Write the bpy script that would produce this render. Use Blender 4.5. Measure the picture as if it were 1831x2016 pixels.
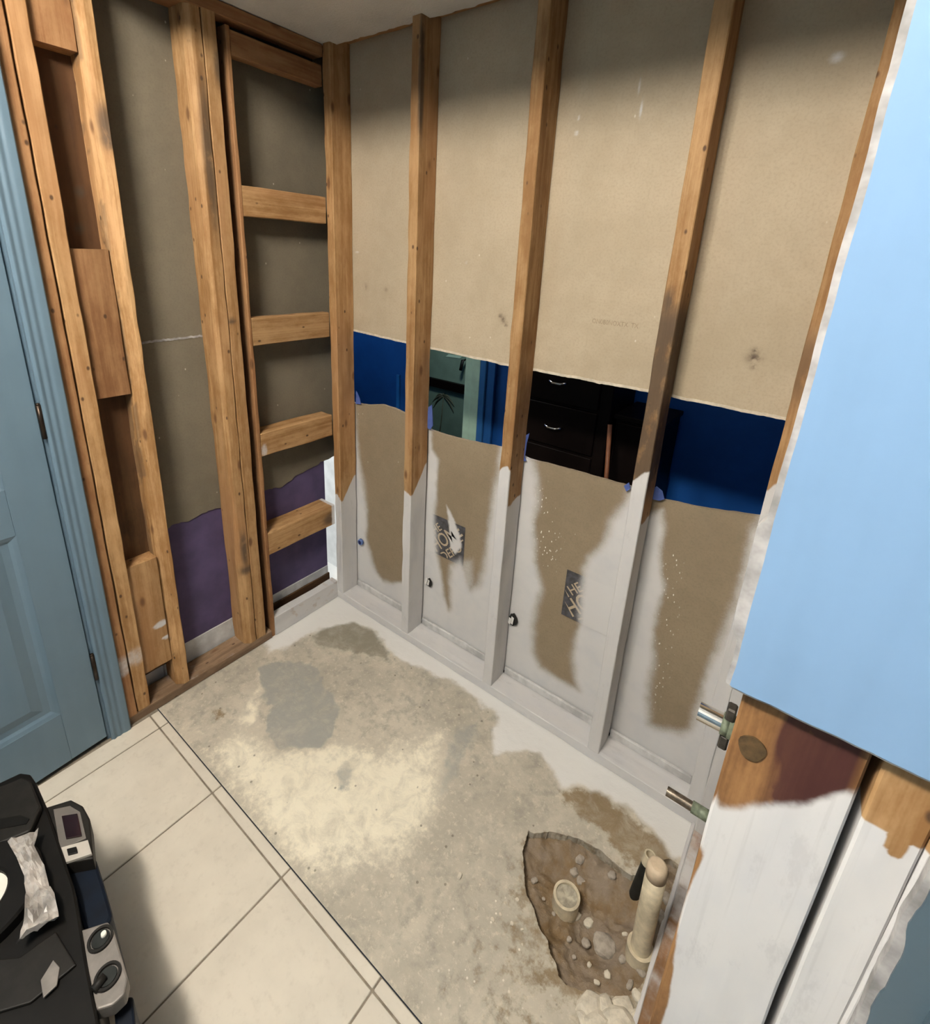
import bpy, bmesh, math, random
import numpy as np
from mathutils import Matrix, Vector

scene = bpy.context.scene
for o in list(bpy.data.objects):
    bpy.data.objects.remove(o)
COL = scene.collection
random.seed(7)
RNG = np.random.default_rng(7)

# ------------------------------------------------------------------ camera
CAM = np.array([1.57870877, -1.28391276, 1.54272126])
FWD = np.array([-0.56520257, 0.76569271, -0.3070191])
RIGHT = np.array([0.7943681, 0.60555021, 0.04783574])
FWD /= np.linalg.norm(FWD)
RIGHT -= FWD * (RIGHT @ FWD)
RIGHT /= np.linalg.norm(RIGHT)
DOWN = np.cross(FWD, RIGHT)
FPX, CX, CY, IW, IH = 992.748, 897.380, 821.603, 1831.0, 2016.0
cam = bpy.data.cameras.new('camera')
cam.sensor_fit = 'HORIZONTAL'
cam.sensor_width = 36.0
cam.lens = FPX / IW * 36.0
cam.shift_x = (IW / 2 - CX) / IW
cam.shift_y = (CY - IH / 2) / IW
cam.clip_start = 0.02
cam_o = bpy.data.objects.new('camera', cam)
COL.objects.link(cam_o)
M = Matrix.Identity(4)
for i in range(3):
    M[i][0], M[i][1], M[i][2], M[i][3] = RIGHT[i], -DOWN[i], -FWD[i], CAM[i]
cam_o.matrix_world = M
scene.camera = cam_o

# ------------------------------------------------------------------ world, lights, exposure
world = bpy.data.worlds.new('world')
scene.world = world
world.use_nodes = True
world.node_tree.nodes['Background'].inputs[0].default_value = (0.75, 0.85, 1.0, 1)
world.node_tree.nodes['Background'].inputs[1].default_value = 0.02

def point(name, loc, power, radius, color):
    l = bpy.data.lights.new(name, 'POINT')
    l.energy = power
    l.shadow_soft_size = radius
    l.color = color
    o = bpy.data.objects.new(name, l)
    o.location = loc
    COL.objects.link(o)
    return o

# three bulbs of the bathroom ceiling fixture, behind and above the camera
for bx_ in (0.80, 1.00, 1.20):
    point('ceiling_bulb', (bx_, -1.70, 2.42), 27.0, 0.07, (1.0, 0.93, 0.83))
point('neighbour_room_fill', (-1.0, -0.4, 1.9), 45.0, 0.15, (0.93, 0.97, 1.0))  # added lamp without a visible source, stands in for daylight in there
point('hall_fill', (-0.45, 0.40, 2.05), 9.0, 0.12, (1.0, 0.95, 0.9))  # added fill lamp, lifts the left of the deep blue wall
point('hall_fill', (1.25, 0.40, 2.05), 2.5, 0.12, (1.0, 0.95, 0.9))  # second added fill, evens out the blue wall at the right
point('green_room_fill', (-0.4, 1.25, 1.55), 11.0, 0.1, (1.0, 0.97, 0.9))  # added fill lamp that brightens the green wall

scene.view_settings.view_transform = 'Standard'
scene.view_settings.look = 'None'
scene.view_settings.exposure = 0.9
scene.view_settings.gamma = 1.0
scene.view_settings.use_curve_mapping = False


# ------------------------------------------------------------------ helpers
def ray(px, py):
    return RIGHT * ((px - CX) / FPX) + DOWN * ((py - CY) / FPX) + FWD


def un(px, py, axis, val):
    """point of the place that a pixel of the photograph shows on the plane axis=val"""
    d = ray(px, py)
    return CAM + d * ((val - CAM[axis]) / d[axis])


def poly_on(pts, axis, val):
    keep = [i for i in range(3) if i != axis]
    return np.array([un(x, y, axis, val)[keep] for x, y in pts])


def hash2(ix, iy, seed):
    h = (ix * 374761393 + iy * 668265263 + seed * 974634777) & 0xFFFFFFFF
    h = ((h ^ (h >> 13)) * 1274126177) & 0xFFFFFFFF
    return ((h ^ (h >> 16)) & 0xFFFF) / 65535.0


def vnoise(x, y, seed=0):
    x = np.asarray(x, float); y = np.asarray(y, float)
    ix = np.floor(x).astype(np.int64); iy = np.floor(y).astype(np.int64)
    fx = x - ix; fy = y - iy
    fx = fx * fx * (3 - 2 * fx); fy = fy * fy * (3 - 2 * fy)
    a = hash2(ix, iy, seed); b = hash2(ix + 1, iy, seed)
    c = hash2(ix, iy + 1, seed); d = hash2(ix + 1, iy + 1, seed)
    return (a * (1 - fx) + b * fx) * (1 - fy) + (c * (1 - fx) + d * fx) * fy


def fbm(x, y, seed=0, octv=4):
    s = 0.0; a = 0.5
    for k in range(octv):
        s = s + a * vnoise(np.asarray(x) * 2 ** k, np.asarray(y) * 2 ** k, seed + k * 17)
        a *= 0.5
    return s / (1 - 0.5 ** octv)


def sdpoly(P, poly):
    """signed distance, positive inside"""
    P = np.asarray(P, float); n = len(poly)
    d = np.full(len(P), 1e9); ins = np.zeros(len(P), bool)
    for i in range(n):
        a = poly[i]; b = poly[(i + 1) % n]
        e = b - a; w = P - a
        t = np.clip((w @ e) / (e @ e + 1e-12), 0, 1)
        q = w - t[:, None] * e
        d = np.minimum(d, np.hypot(q[:, 0], q[:, 1]))
        c = ((a[1] > P[:, 1]) != (b[1] > P[:, 1]))
        with np.errstate(divide='ignore', invalid='ignore'):
            xi = (b[0] - a[0]) * (P[:, 1] - a[1]) / (b[1] - a[1]) + a[0]
        ins ^= c & (P[:, 0] < xi)
    return np.where(ins, d, -d)


def sstep(a, b, x):
    t = np.clip((x - a) / (b - a), 0, 1)
    return t * t * (3 - 2 * t)


def tag(o, label=None, cat=None, group=None, kind=None):
    if label: o['label'] = label
    if cat: o['category'] = cat
    if group: o['group'] = group
    if kind: o['kind'] = kind
    return o


def wloc(o):
    v = Vector((0, 0, 0))
    while o is not None:
        v += o.location
        o = o.parent
    return v


def mesh_obj(name, verts, faces, mat, parent=None, attrs=None, smooth=False, origin=None):
    """verts in place coordinates; the object's origin goes to the centre of its foot"""
    V = np.asarray(verts, float)
    if origin is None:
        mn, mx = V.min(0), V.max(0)
        origin = np.array([(mn[0] + mx[0]) / 2, (mn[1] + mx[1]) / 2, mn[2]])
    me = bpy.data.meshes.new(name)
    me.from_pydata([tuple(v) for v in (V - origin)], [], [tuple(int(i) for i in f) for f in faces])
    if attrs:
        for k, a in attrs.items():
            a = np.asarray(a, np.float32)
            if a.ndim == 2:
                at = me.attributes.new(k, 'FLOAT_VECTOR', 'POINT')
                at.data.foreach_set('vector', a.ravel())
            else:
                at = me.attributes.new(k, 'FLOAT', 'POINT')
                at.data.foreach_set('value', a)
    if smooth:
        me.polygons.foreach_set('use_smooth', [True] * len(me.polygons))
    me.materials.append(mat)
    me.update()
    o = bpy.data.objects.new(name, me)
    COL.objects.link(o)
    p = Vector(origin)
    if parent is not None:
        o.parent = parent
        p = p - wloc(parent)
    o.location = p
    return o


def empty(name, loc, label=None, cat=None, group=None, kind=None, parent=None):
    o = bpy.data.objects.new(name, None)
    o.empty_display_size = 0.05
    COL.objects.link(o)
    p = Vector(loc)
    if parent is not None:
        o.parent = parent
        p = p - wloc(parent)
    o.location = p
    return tag(o, label, cat, group, kind)


def bm_obj(name, bm, mat, parent=None, smooth=False):
    bm.verts.index_update()
    V = [tuple(v.co) for v in bm.verts]
    F = [[v.index for v in f.verts] for f in bm.faces]
    bm.free()
    return mesh_obj(name, V, F, mat, parent, smooth=smooth)


def box_bm(lo, hi, bev=0.0, seg=1, bm=None):
    b = bmesh.new()
    bmesh.ops.create_cube(b, size=1)
    lo = np.array(lo, float); hi = np.array(hi, float)
    for v in b.verts:
        v.co = Vector(((lo + hi) / 2 + np.array(v.co) * (hi - lo)).tolist())
    if bev:
        bmesh.ops.bevel(b, geom=b.edges[:], offset=bev, segments=seg, affect='EDGES', profile=0.5)
    if bm is None:
        return b
    me = bpy.data.meshes.new('t'); b.to_mesh(me); b.free()
    bm.from_mesh(me); bpy.data.meshes.remove(me)
    return bm


def box(name, lo, hi, mat, parent=None, bev=0.0015, seg=1, smooth=False):
    return bm_obj(name, box_bm(lo, hi, bev, seg), mat, parent, smooth)


def prism_vf(poly, axis, v0, v1):
    """polygon in the two other axes (in x,y,z order) extruded along axis"""
    n = len(poly); keep = [i for i in range(3) if i != axis]
    V = np.zeros((2 * n, 3))
    for k, v in enumerate((v0, v1)):
        V[k * n:(k + 1) * n, keep] = poly
        V[k * n:(k + 1) * n, axis] = v
    F = [list(range(n))[::-1], list(range(n, 2 * n))]
    F += [[i, (i + 1) % n, n + (i + 1) % n, n + i] for i in range(n)]
    return V, F


def prism(name, poly, axis, v0, v1, mat, parent=None, bev=0.0):
    V, F = prism_vf(np.asarray(poly, float), axis, v0, v1)
    bm = bmesh.new()
    vs = [bm.verts.new(v) for v in V]
    for f in F:
        bm.faces.new([vs[i] for i in f])
    bmesh.ops.recalc_face_normals(bm, faces=bm.faces[:])
    if bev:
        bmesh.ops.bevel(bm, geom=bm.edges[:], offset=bev, segments=2, affect='EDGES', profile=0.5)
    bmesh.ops.triangulate(bm, faces=[f for f in bm.faces if len(f.verts) > 4])
    return bm_obj(name, bm, mat, parent)


def tube_vf(path, radii, n=20, cap=True):
    path = np.asarray(path, float); V = []; F = []
    m = len(path)
    for k in range(m):
        t = path[min(k + 1, m - 1)] - path[max(k - 1, 0)]
        if np.linalg.norm(t) < 1e-9: t = np.array([0, 0, 1.0])
        t /= np.linalg.norm(t)
        a = np.cross(t, [0.31, 0.17, 0.93] if abs(t[2]) < 0.8 else [1, 0.1, 0]); a /= np.linalg.norm(a)
        b = np.cross(t, a)
        for i in range(n):
            th = 2 * math.pi * i / n
            V.append(path[k] + radii[k] * (a * math.cos(th) + b * math.sin(th)))
    for k in range(m - 1):
        for i in range(n):
            F.append([k * n + i, k * n + (i + 1) % n, (k + 1) * n + (i + 1) % n, (k + 1) * n + i])
    if cap:
        F.append(list(range(n))[::-1]); F.append(list(range((m - 1) * n, m * n)))
    return np.array(V), F


def tube(name, path, radii, mat, parent=None, n=20, cap=True, smooth=True):
    if np.isscalar(radii): radii = [radii] * len(path)
    V, F = tube_vf(path, radii, n, cap)
    o = mesh_obj(name, V, F, mat, parent, smooth=smooth)
    if smooth and cap:
        for p in list(o.data.polygons)[-2:]:
            p.use_smooth = False
    return o


def hollow_pipe(name, c, axis_dir, length, r_out, r_in, mat, parent=None, n=28):
    """open pipe: outer skin, rim, inner skin"""
    d = np.asarray(axis_dir, float); d /= np.linalg.norm(d); c = np.asarray(c, float)
    e = c + d * length
    path = [c, e, e, e - d * length * 0.97]
    rad = [r_out, r_out, r_in, r_in]
    a = np.cross(d, [0.31, 0.17, 0.93] if abs(d[2]) < 0.8 else [1, 0.1, 0]); a /= np.linalg.norm(a)
    b = np.cross(d, a); V = []; F = []
    for p, r in zip(path, rad):
        for i in range(n):
            th = 2 * math.pi * i / n
            V.append(p + r * (a * math.cos(th) + b * math.sin(th)))
    for k in range(3):
        for i in range(n):
            F.append([k * n + i, k * n + (i + 1) % n, (k + 1) * n + (i + 1) % n, (k + 1) * n + i])
    F.append(list(range(3 * n, 4 * n)))
    F.append(list(range(n))[::-1])
    return mesh_obj(name, V, F, mat, parent)


# ------------------------------------------------------------------ materials
class NT:
    def __init__(self, name):
        self.m = bpy.data.materials.new(name); self.m.use_nodes = True
        self.t = self.m.node_tree; self.n = self.t.nodes
        self.b = self.n['Principled BSDF']

    def node(self, typ, **kw):
        n = self.n.new(typ)
        for k, v in kw.items(): setattr(n, k, v)
        return n

    def link(self, a, b):
        self.t.links.new(a, b)

    def attr(self, name, vec=False):
        n = self.node('ShaderNodeAttribute', attribute_name=name)
        return n.outputs['Vector'] if vec else n.outputs['Fac']

    def coord(self, kind='Object'):
        return self.node('ShaderNodeTexCoord').outputs[kind]

    def rand(self):
        return self.node('ShaderNodeObjectInfo').outputs['Random']

    def mapping(self, vec, scale=(1, 1, 1), loc=None):
        n = self.node('ShaderNodeMapping')
        n.inputs['Scale'].default_value = scale
        self.link(vec, n.inputs['Vector'])
        if loc is not None: self.link(loc, n.inputs['Location'])
        return n.outputs[0]

    def noise(self, vec, scale, detail=3, rough=0.5, dist=0.0):
        n = self.node('ShaderNodeTexNoise')
        n.inputs['Scale'].default_value = scale; n.inputs['Detail'].default_value = detail
        n.inputs['Roughness'].default_value = rough; n.inputs['Distortion'].default_value = dist
        self.link(vec, n.inputs['Vector'])
        return n.outputs['Fac']

    def voronoi(self, vec, scale, out='Distance'):
        n = self.node('ShaderNodeTexVoronoi')
        n.inputs['Scale'].default_value = scale
        self.link(vec, n.inputs['Vector'])
        return n.outputs[out]

    def math(self, op, a, b=None, c=None, clamp=False):
        n = self.node('ShaderNodeMath', operation=op, use_clamp=clamp)
        for i, v in enumerate((a, b, c)):
            if v is None: continue
            if isinstance(v, (int, float)): n.inputs[i].default_value = v
            else: self.link(v, n.inputs[i])
        return n.outputs[0]

    def ramp(self, f, a, b):
        n = self.node('ShaderNodeMapRange', interpolation_type='SMOOTHSTEP')
        n.inputs['From Min'].default_value = a; n.inputs['From Max'].default_value = b
        self.link(f, n.inputs['Value'])
        return n.outputs[0]

    def mix(self, f, a, b):
        n = self.node('ShaderNodeMix', data_type='RGBA')
        if isinstance(f, (int, float)): n.inputs[0].default_value = f
        else: self.link(f, n.inputs[0])
        for i, v in ((6, a), (7, b)):
            if isinstance(v, tuple): n.inputs[i].default_value = (*v, 1)
            else: self.link(v, n.inputs[i])
        return n.outputs[2]

    def done(self, color, rough=0.7, metal=0.0, bump=None, strength=0.2, dist=0.002, spec=0.3):
        if isinstance(color, tuple): self.b.inputs['Base Color'].default_value = (*color, 1)
        else: self.link(color, self.b.inputs['Base Color'])
        if isinstance(rough, (int, float)): self.b.inputs['Roughness'].default_value = rough
        else: self.link(rough, self.b.inputs['Roughness'])
        self.b.inputs['Metallic'].default_value = metal
        self.b.inputs['Specular IOR Level'].default_value = spec
        if bump is not None:
            n = self.node('ShaderNodeBump')
            n.inputs['Strength'].default_value = strength; n.inputs['Distance'].default_value = dist
            self.link(bump, n.inputs['Height']); self.link(n.outputs[0], self.b.inputs['Normal'])
        return self.m


WHITE = (0.60, 0.585, 0.57)
FLOORWHITE = (0.72, 0.71, 0.68)


def wood(name, light=(0.455, 0.278, 0.130), dark=(0.255, 0.130, 0.046), stain_col=(0.075, 0.052, 0.034)):
    t = NT(name)
    g = t.attr('gr', True)
    off = t.node('ShaderNodeCombineXYZ')
    r = t.rand()
    t.link(t.math('MULTIPLY', r, 13.0), off.inputs[0]); t.link(t.math('MULTIPLY', r, 7.3), off.inputs[1])
    t.link(t.math('MULTIPLY', r, 31.0), off.inputs[2])
    p = t.mapping(g, (1, 1, 1), off.outputs[0])
    grain = t.noise(t.mapping(p, (55, 55, 1.6)), 1.0, 4, 0.6, 0.6)
    fine = t.noise(t.mapping(p, (260, 260, 5)), 1.0, 2, 0.5)
    broad = t.noise(t.mapping(p, (9, 9, 2.2)), 1.0, 3, 0.55)
    f = t.math('ADD', t.math('MULTIPLY', grain, 0.7), t.math('MULTIPLY', broad, 0.45))
    f = t.math('ADD', f, t.math('MULTIPLY', fine, 0.15))
    blot = t.noise(t.mapping(p, (24, 24, 9)), 1.0, 5, 0.72)
    f = t.math('ADD', f, t.math('MULTIPLY', t.math('SUBTRACT', blot, 0.5), 0.75))
    c = t.mix(t.ramp(f, 0.42, 0.86), light, dark)
    hs = t.node('ShaderNodeHueSaturation')
    t.link(t.math('ADD', 0.84, t.math('MULTIPLY', r, 0.3)), hs.inputs['Value'])
    t.link(c, hs.inputs['Color']); c = hs.outputs[0]
    pk = t.noise(t.mapping(p, (6, 6, 1.7)), 1.0, 2, 0.5)
    c = t.mix(t.math('MULTIPLY', t.ramp(pk, 0.48, 0.70), 0.55), c, tuple(a * b for a, b in zip(light, (0.86, 0.74, 0.72))))
    # knots and nail marks
    kv = t.voronoi(t.mapping(p, (13, 13, 5.5)), 1.0)
    c = t.mix(t.math('MULTIPLY', t.ramp(kv, 0.15, 0.05), 0.85), c, (0.13, 0.06, 0.025))
    nv = t.voronoi(t.mapping(p, (24, 24, 15)), 1.0)
    c = t.mix(t.math('MULTIPLY', t.ramp(nv, 0.13, 0.05), 0.9), c, (0.06, 0.03, 0.015))
    # dirt, mould and other darkening
    sn = t.noise(t.mapping(p, (34, 34, 16)), 1.0, 4, 0.6)
    s = t.math('MULTIPLY', t.attr('stain'), t.ramp(sn, 0.20, 0.50), clamp=True)
    c = t.mix(t.math('MULTIPLY', s, 0.88), c, stain_col)
    # sprayed white primer
    pn = t.noise(t.mapping(p, (60, 60, 60)), 1.0, 3, 0.6)
    pm = t.math('ADD', t.attr('paint'), t.math('MULTIPLY', t.math('SUBTRACT', pn, 0.5), 0.35))
    pm = t.ramp(pm, 0.28, 0.72)
    wn = t.noise(t.mapping(p, (20, 20, 9)), 1.0, 3, 0.6)
    wc = t.mix(t.ramp(wn, 0.35, 0.8), WHITE, (0.55, 0.545, 0.55))
    gs = t.noise(t.mapping(p, (150, 150, 4)), 1.0, 3, 0.6)
    wc = t.mix(t.math('MULTIPLY', t.ramp(gs, 0.58, 0.76), 0.22), wc, (0.40, 0.39, 0.385))
    sc = t.noise(t.mapping(p, (30, 30, 11)), 1.0, 5, 0.75)
    wc = t.mix(t.math('MULTIPLY', t.ramp(sc, 0.56, 0.70), 0.40), wc, (0.43, 0.42, 0.42))
    ck = t.noise(t.mapping(p, (95, 95, 2.2)), 1.0, 2, 0.5, 0.3)
    wc = t.mix(t.math('MULTIPLY', t.ramp(ck, 0.735, 0.76), 0.6), wc, (0.16, 0.145, 0.13))
    c = t.mix(pm, c, wc)
    return t.done(c, 0.72, bump=grain, strength=0.25, dist=0.0015)


WOOD = wood('pine')
WOOD_RED = wood('pine_reddish', (0.335, 0.180, 0.080), (0.20, 0.090, 0.034))
WOOD_PLATE = wood('worn_plate', (0.28, 0.185, 0.115), (0.15, 0.095, 0.055))
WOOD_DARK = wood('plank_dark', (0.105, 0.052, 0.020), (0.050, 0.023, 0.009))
WOOD_POST = wood('pine_stained_maroon', (0.30, 0.155, 0.060), (0.12, 0.052, 0.018), (0.042, 0.010, 0.012))


def paper(name, col, mott, white=True, seed=0.0, scale=1.0):
    t = NT(name)
    o = t.coord('Object')
    n1 = t.noise(o, 3.2 * scale, 4, 0.6); n2 = t.noise(o, 160, 2, 0.6); n3 = t.noise(o, 24, 4, 0.65)
    f = t.math('ADD', t.math('MULTIPLY', n1, 0.75), t.math('MULTIPLY', n3, 0.25))
    c = t.mix(t.ramp(f, 0.35, 0.68), col, mott)
    c = t.mix(t.math('MULTIPLY', t.ramp(n2, 0.42, 0.75), 0.30), c, tuple(x * 0.62 for x in col))
    # scuffs and scrapes of plaster
    sv = t.voronoi(t.mapping(o, (17, 17, 11)), 1.0)
    c = t.mix(t.math('MULTIPLY', t.ramp(sv, 0.05, 0.02), 0.5), c, (0.72, 0.66, 0.56))
    if white:
        spv = t.voronoi(t.mapping(o, (105, 105, 52)), 1.0)
        sp = t.math('MULTIPLY', t.ramp(spv, 0.20, 0.12), t.attr('speck'))
        c = t.mix(sp, c, (0.84, 0.80, 0.70))
        pn = t.noise(o, 210, 3, 0.7)
        pm = t.math('ADD', t.attr('paint'), t.math('MULTIPLY', t.math('SUBTRACT', pn, 0.5), 0.28))
        pm = t.ramp(pm, 0.05, 0.95)
        wn = t.noise(o, 14, 3, 0.6)
        wc = t.mix(t.ramp(wn, 0.35, 0.8), WHITE, (0.55, 0.545, 0.545))
        c = t.mix(pm, c, wc)
        dn = t.noise(o, 26, 4, 0.7)
        c = t.mix(t.math('MULTIPLY', t.attr('stain'), t.ramp(dn, 0.4, 0.62)), c, (0.085, 0.06, 0.045))
    return t.done(c, 0.85, bump=n2, strength=0.12, dist=0.001, spec=0.15)


PAPER = paper('gypsum_back_paper', (0.435, 0.360, 0.258), (0.375, 0.305, 0.212))
PAPER_NEW = paper('gypsum_new_paper', (0.280, 0.220, 0.146), (0.235, 0.183, 0.120))
PAPER_OLD = paper('gypsum_old_grey_paper', (0.190, 0.163, 0.117), (0.150, 0.130, 0.095), white=False)


def flat(name, col, rough=0.6, var=0.12, scale=18, metal=0.0, bump=0.08, spec=0.3):
    t = NT(name)
    o = t.coord('Object')
    n = t.noise(o, scale, 4, 0.6)
    c = t.mix(t.ramp(n, 0.3, 0.7), tuple(x * (1 + var * 0.5) for x in col), tuple(x * (1 - var) for x in col))
    return t.done(c, rough, metal, bump=n, strength=bump, dist=0.002, spec=spec)


def blue_paint(name, col, rough=0.45):
    t = NT(name)
    o = t.coord('Object')
    n = t.noise(o, 7, 4, 0.6); st = t.noise(t.mapping(o, (26, 26, 2.2)), 1.0, 3, 0.5); fi = t.noise(o, 190, 2, 0.5)
    f = t.math('ADD', t.math('MULTIPLY', n, 0.5), t.math('MULTIPLY', st, 0.5))
    c = t.mix(t.ramp(f, 0.35, 0.7), col, tuple(x * 0.90 for x in col))
    sv = t.voronoi(t.mapping(o, (9, 9, 7)), 1.0)
    c = t.mix(t.ramp(sv, 0.022, 0.012), c, (0.8, 0.85, 0.88))
    return t.done(c, rough, bump=t.math('ADD', st, t.math('MULTIPLY', fi, 0.35)), strength=0.10, dist=0.002, spec=0.4)


BLUE = blue_paint('light_blue_wall_paint', (0.195, 0.325, 0.505))
BLUE_DOOR = blue_paint('slate_blue_door_paint', (0.125, 0.190, 0.245), 0.38)
BLUE_TRIM = blue_paint('slate_trim_shaded', (0.075, 0.118, 0.150), 0.34)  # darker copy of the door blue, shade of the lower right put in
EDGE = flat('scuffed_plaster_edge', (0.37, 0.355, 0.345), 0.85, 0.45, 26, bump=0.4)
GYPSUM = flat('gypsum_core', (0.74, 0.72, 0.68), 0.85, 0.18, 60, bump=0.4)
PURPLE = flat('purple_board_paper', (0.088, 0.066, 0.142), 0.7, 0.22, 9)
DEEPBLUE = flat('deep_blue_paint', (0.008, 0.085, 0.34), 0.5, 0.15, 5)
MINT = flat('mint_trim_paint', (0.50, 0.74, 0.58), 0.5, 0.12, 12)
GREENWALL = flat('grey_green_paint', (0.20, 0.32, 0.25), 0.6, 0.15, 5)
BLACKWOOD = flat('espresso_wood', (0.0055, 0.0032, 0.0027), 0.45, 0.3, 9, spec=0.12)
CHROME = flat('chrome', (0.72, 0.70, 0.66), 0.16, 0.1, 30, metal=1.0, bump=0.02)
DULLPIPE = flat('tarnished_copper', (0.20, 0.165, 0.13), 0.42, 0.5, 60, metal=0.8, bump=0.2)
VERDIGRIS = flat('verdigris_brass', (0.20, 0.235, 0.165), 0.55, 0.4, 90, metal=0.25, bump=0.2)
DARKMETAL = flat('dark_cast_metal', (0.075, 0.068, 0.058), 0.5, 0.4, 70, metal=0.5, bump=0.2)
HINGE = flat('bronze_hinge', (0.045, 0.032, 0.024), 0.35, 0.3, 70, metal=0.8)
PVC = flat('weathered_pvc', (0.60, 0.52, 0.37), 0.5, 0.25, 30, bump=0.15)
PVC_TOP = flat('primer_tinted_pvc', (0.58, 0.465, 0.33), 0.5, 0.2, 30)
SEDIMENT = flat('grey_sediment', (0.44, 0.40, 0.31), 0.9, 0.35, 60, bump=0.5)
STEELBLACK = flat('black_iron', (0.02, 0.022, 0.02), 0.45, 0.3, 40, metal=0.3)
CASEBLACK = flat('black_plastic', (0.0045, 0.0038, 0.0030), 0.55, 0.35, 30, spec=0.18)
CASEGREY = flat('dark_grey_plastic', (0.013, 0.0115, 0.0095), 0.55, 0.3, 30, spec=0.2)
NAVY = flat('navy_plastic', (0.0018, 0.005, 0.012), 0.55, 0.4, 20, spec=0.2)
SILVER = flat('dull_silver_plate', (0.20, 0.18, 0.16), 0.45, 0.2, 30, metal=0.2)
DISPLAY = flat('dark_red_window', (0.012, 0.002, 0.003), 0.08, 0.4, 9, spec=0.6)
WHITEPLASTIC = flat('white_plastic', (0.74, 0.71, 0.62), 0.4, 0.08, 20)
WRAP = flat('crumpled_white_film', (0.40, 0.365, 0.33), 0.3, 0.5, 22)
TAPE = flat('blue_painters_tape', (0.07, 0.11, 0.32), 0.6, 0.15, 30)
INK = flat('grey_black_print', (0.055, 0.055, 0.06), 0.75, 0.3, 80)
INK_FAINT = flat('faded_print', (0.30, 0.235, 0.16), 0.85, 0.25, 90)
HOLE = flat('dark_recess', (0.02, 0.018, 0.016), 0.9)  # near-black; gap sheets and hole discs carry their shade in this colour
PAINTWHITE = flat('white_trim_paint', (0.70, 0.70, 0.69), 0.5, 0.12, 16)
BASEBOARD = flat('grey_white_baseboard', (0.58, 0.59, 0.59), 0.6, 0.25, 12)
PALEFLOOR = flat('pale_floor', (0.72, 0.71, 0.67), 0.6, 0.1, 5)
HANDLE_WOOD = flat('broom_handle_wood', (0.20, 0.075, 0.032), 0.5, 0.2, 30)
PALM = flat('palm_print', (0.105, 0.125, 0.085), 0.7, 0.2, 40)


def logo_ink():
    t = NT('sprayed_over_print')
    o = t.coord('Object')
    n = t.noise(o, 45, 3, 0.6); pn = t.noise(o, 210, 3, 0.7)
    c = t.mix(t.ramp(n, 0.3, 0.75), (0.045, 0.042, 0.042), (0.085, 0.085, 0.095))
    pm = t.math('ADD', t.attr('paint'), t.math('MULTIPLY', t.math('SUBTRACT', pn, 0.5), 0.28))
    c = t.mix(t.ramp(pm, 0.05, 0.95), c, WHITE)
    return t.done(c, 0.8)


LOGO = logo_ink()


def logo_letter():
    t = NT('logo_lettering')
    pn = t.noise(t.coord('Object'), 210, 3, 0.7)
    pm = t.math('ADD', t.attr('paint'), t.math('MULTIPLY', t.math('SUBTRACT', pn, 0.5), 0.28))
    c = t.mix(t.ramp(pm, 0.05, 0.95), (0.42, 0.335, 0.23), WHITE)
    return t.done(c, 0.8)


LETTER = logo_letter()


def concrete():
    t = NT('bare_concrete')
    o = t.coord('Object')
    n1 = t.noise(o, 6, 5, 0.65, 0.4); n2 = t.noise(o, 28, 5, 0.7); n3 = t.noise(o, 150, 3, 0.6); n4 = t.noise(o, 75, 4, 0.75); n5 = t.noise(o, 17, 6, 0.72, 0.6)
    c = t.mix(t.ramp(n1, 0.32, 0.68), (0.545, 0.495, 0.400), (0.405, 0.372, 0.305))
    c = t.mix(t.math('MULTIPLY', t.ramp(n2, 0.45, 0.7), 0.75), c, (0.305, 0.285, 0.24))
    c = t.mix(t.math('MULTIPLY', t.ramp(n4, 0.52, 0.72), 0.5), c, (0.70, 0.635, 0.50))
    def lay(c, name, col, lo=0.3, hi=0.7, nz=n2, amp=0.55, k=1.0):
        m = t.math('ADD', t.attr(name), t.math('MULTIPLY', t.math('SUBTRACT', t.math('ADD', t.math('MULTIPLY', nz, 0.7), t.math('MULTIPLY', n4, 0.3)), 0.5), amp * 2.6))
        m = t.ramp(m, lo, hi)
        if k != 1.0: m = t.math('MULTIPLY', m, t.math('MULTIPLY', t.math('ADD', 0.45, t.math('MULTIPLY', t.ramp(n5, 0.28, 0.62), 0.55)), k))
        return t.mix(m, c, col)
    c = lay(c, 'cream', (0.83, 0.765, 0.605), 0.25, 0.85, n2, 0.6, 1.05)
    c = lay(c, 'grey', (0.310, 0.312, 0.285), 0.35, 0.65, n2, 0.35, 0.9)
    c = lay(c, 'dirt', (0.22, 0.155, 0.08), 0.3, 0.8, n2, 0.9, 0.9)
    c = lay(c, 'damp', (0.235, 0.215, 0.165), 0.3, 0.8, n2, 0.6, 0.9)
    spv = t.voronoi(t.mapping(o, (42, 42, 42)), 1.0)
    sp = t.math('MULTIPLY', t.ramp(spv, 0.13, 0.08), t.attr('speck'))
    c = t.mix(sp, c, (0.75, 0.70, 0.60))
    pv = t.voronoi(t.mapping(o, (19, 19, 19)), 1.0)
    c = t.mix(t.math('MULTIPLY', t.ramp(pv, 0.085, 0.05), 0.65), c, (0.13, 0.115, 0.085))
    c = lay(c, 'paint', FLOORWHITE, 0.25, 0.8, n2, 0.35)
    return t.done(c, 0.8, bump=t.math('ADD', n2, t.math('MULTIPLY', n3, 0.4)), strength=0.35, dist=0.003, spec=0.25)


CONCRETE = concrete()


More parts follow.
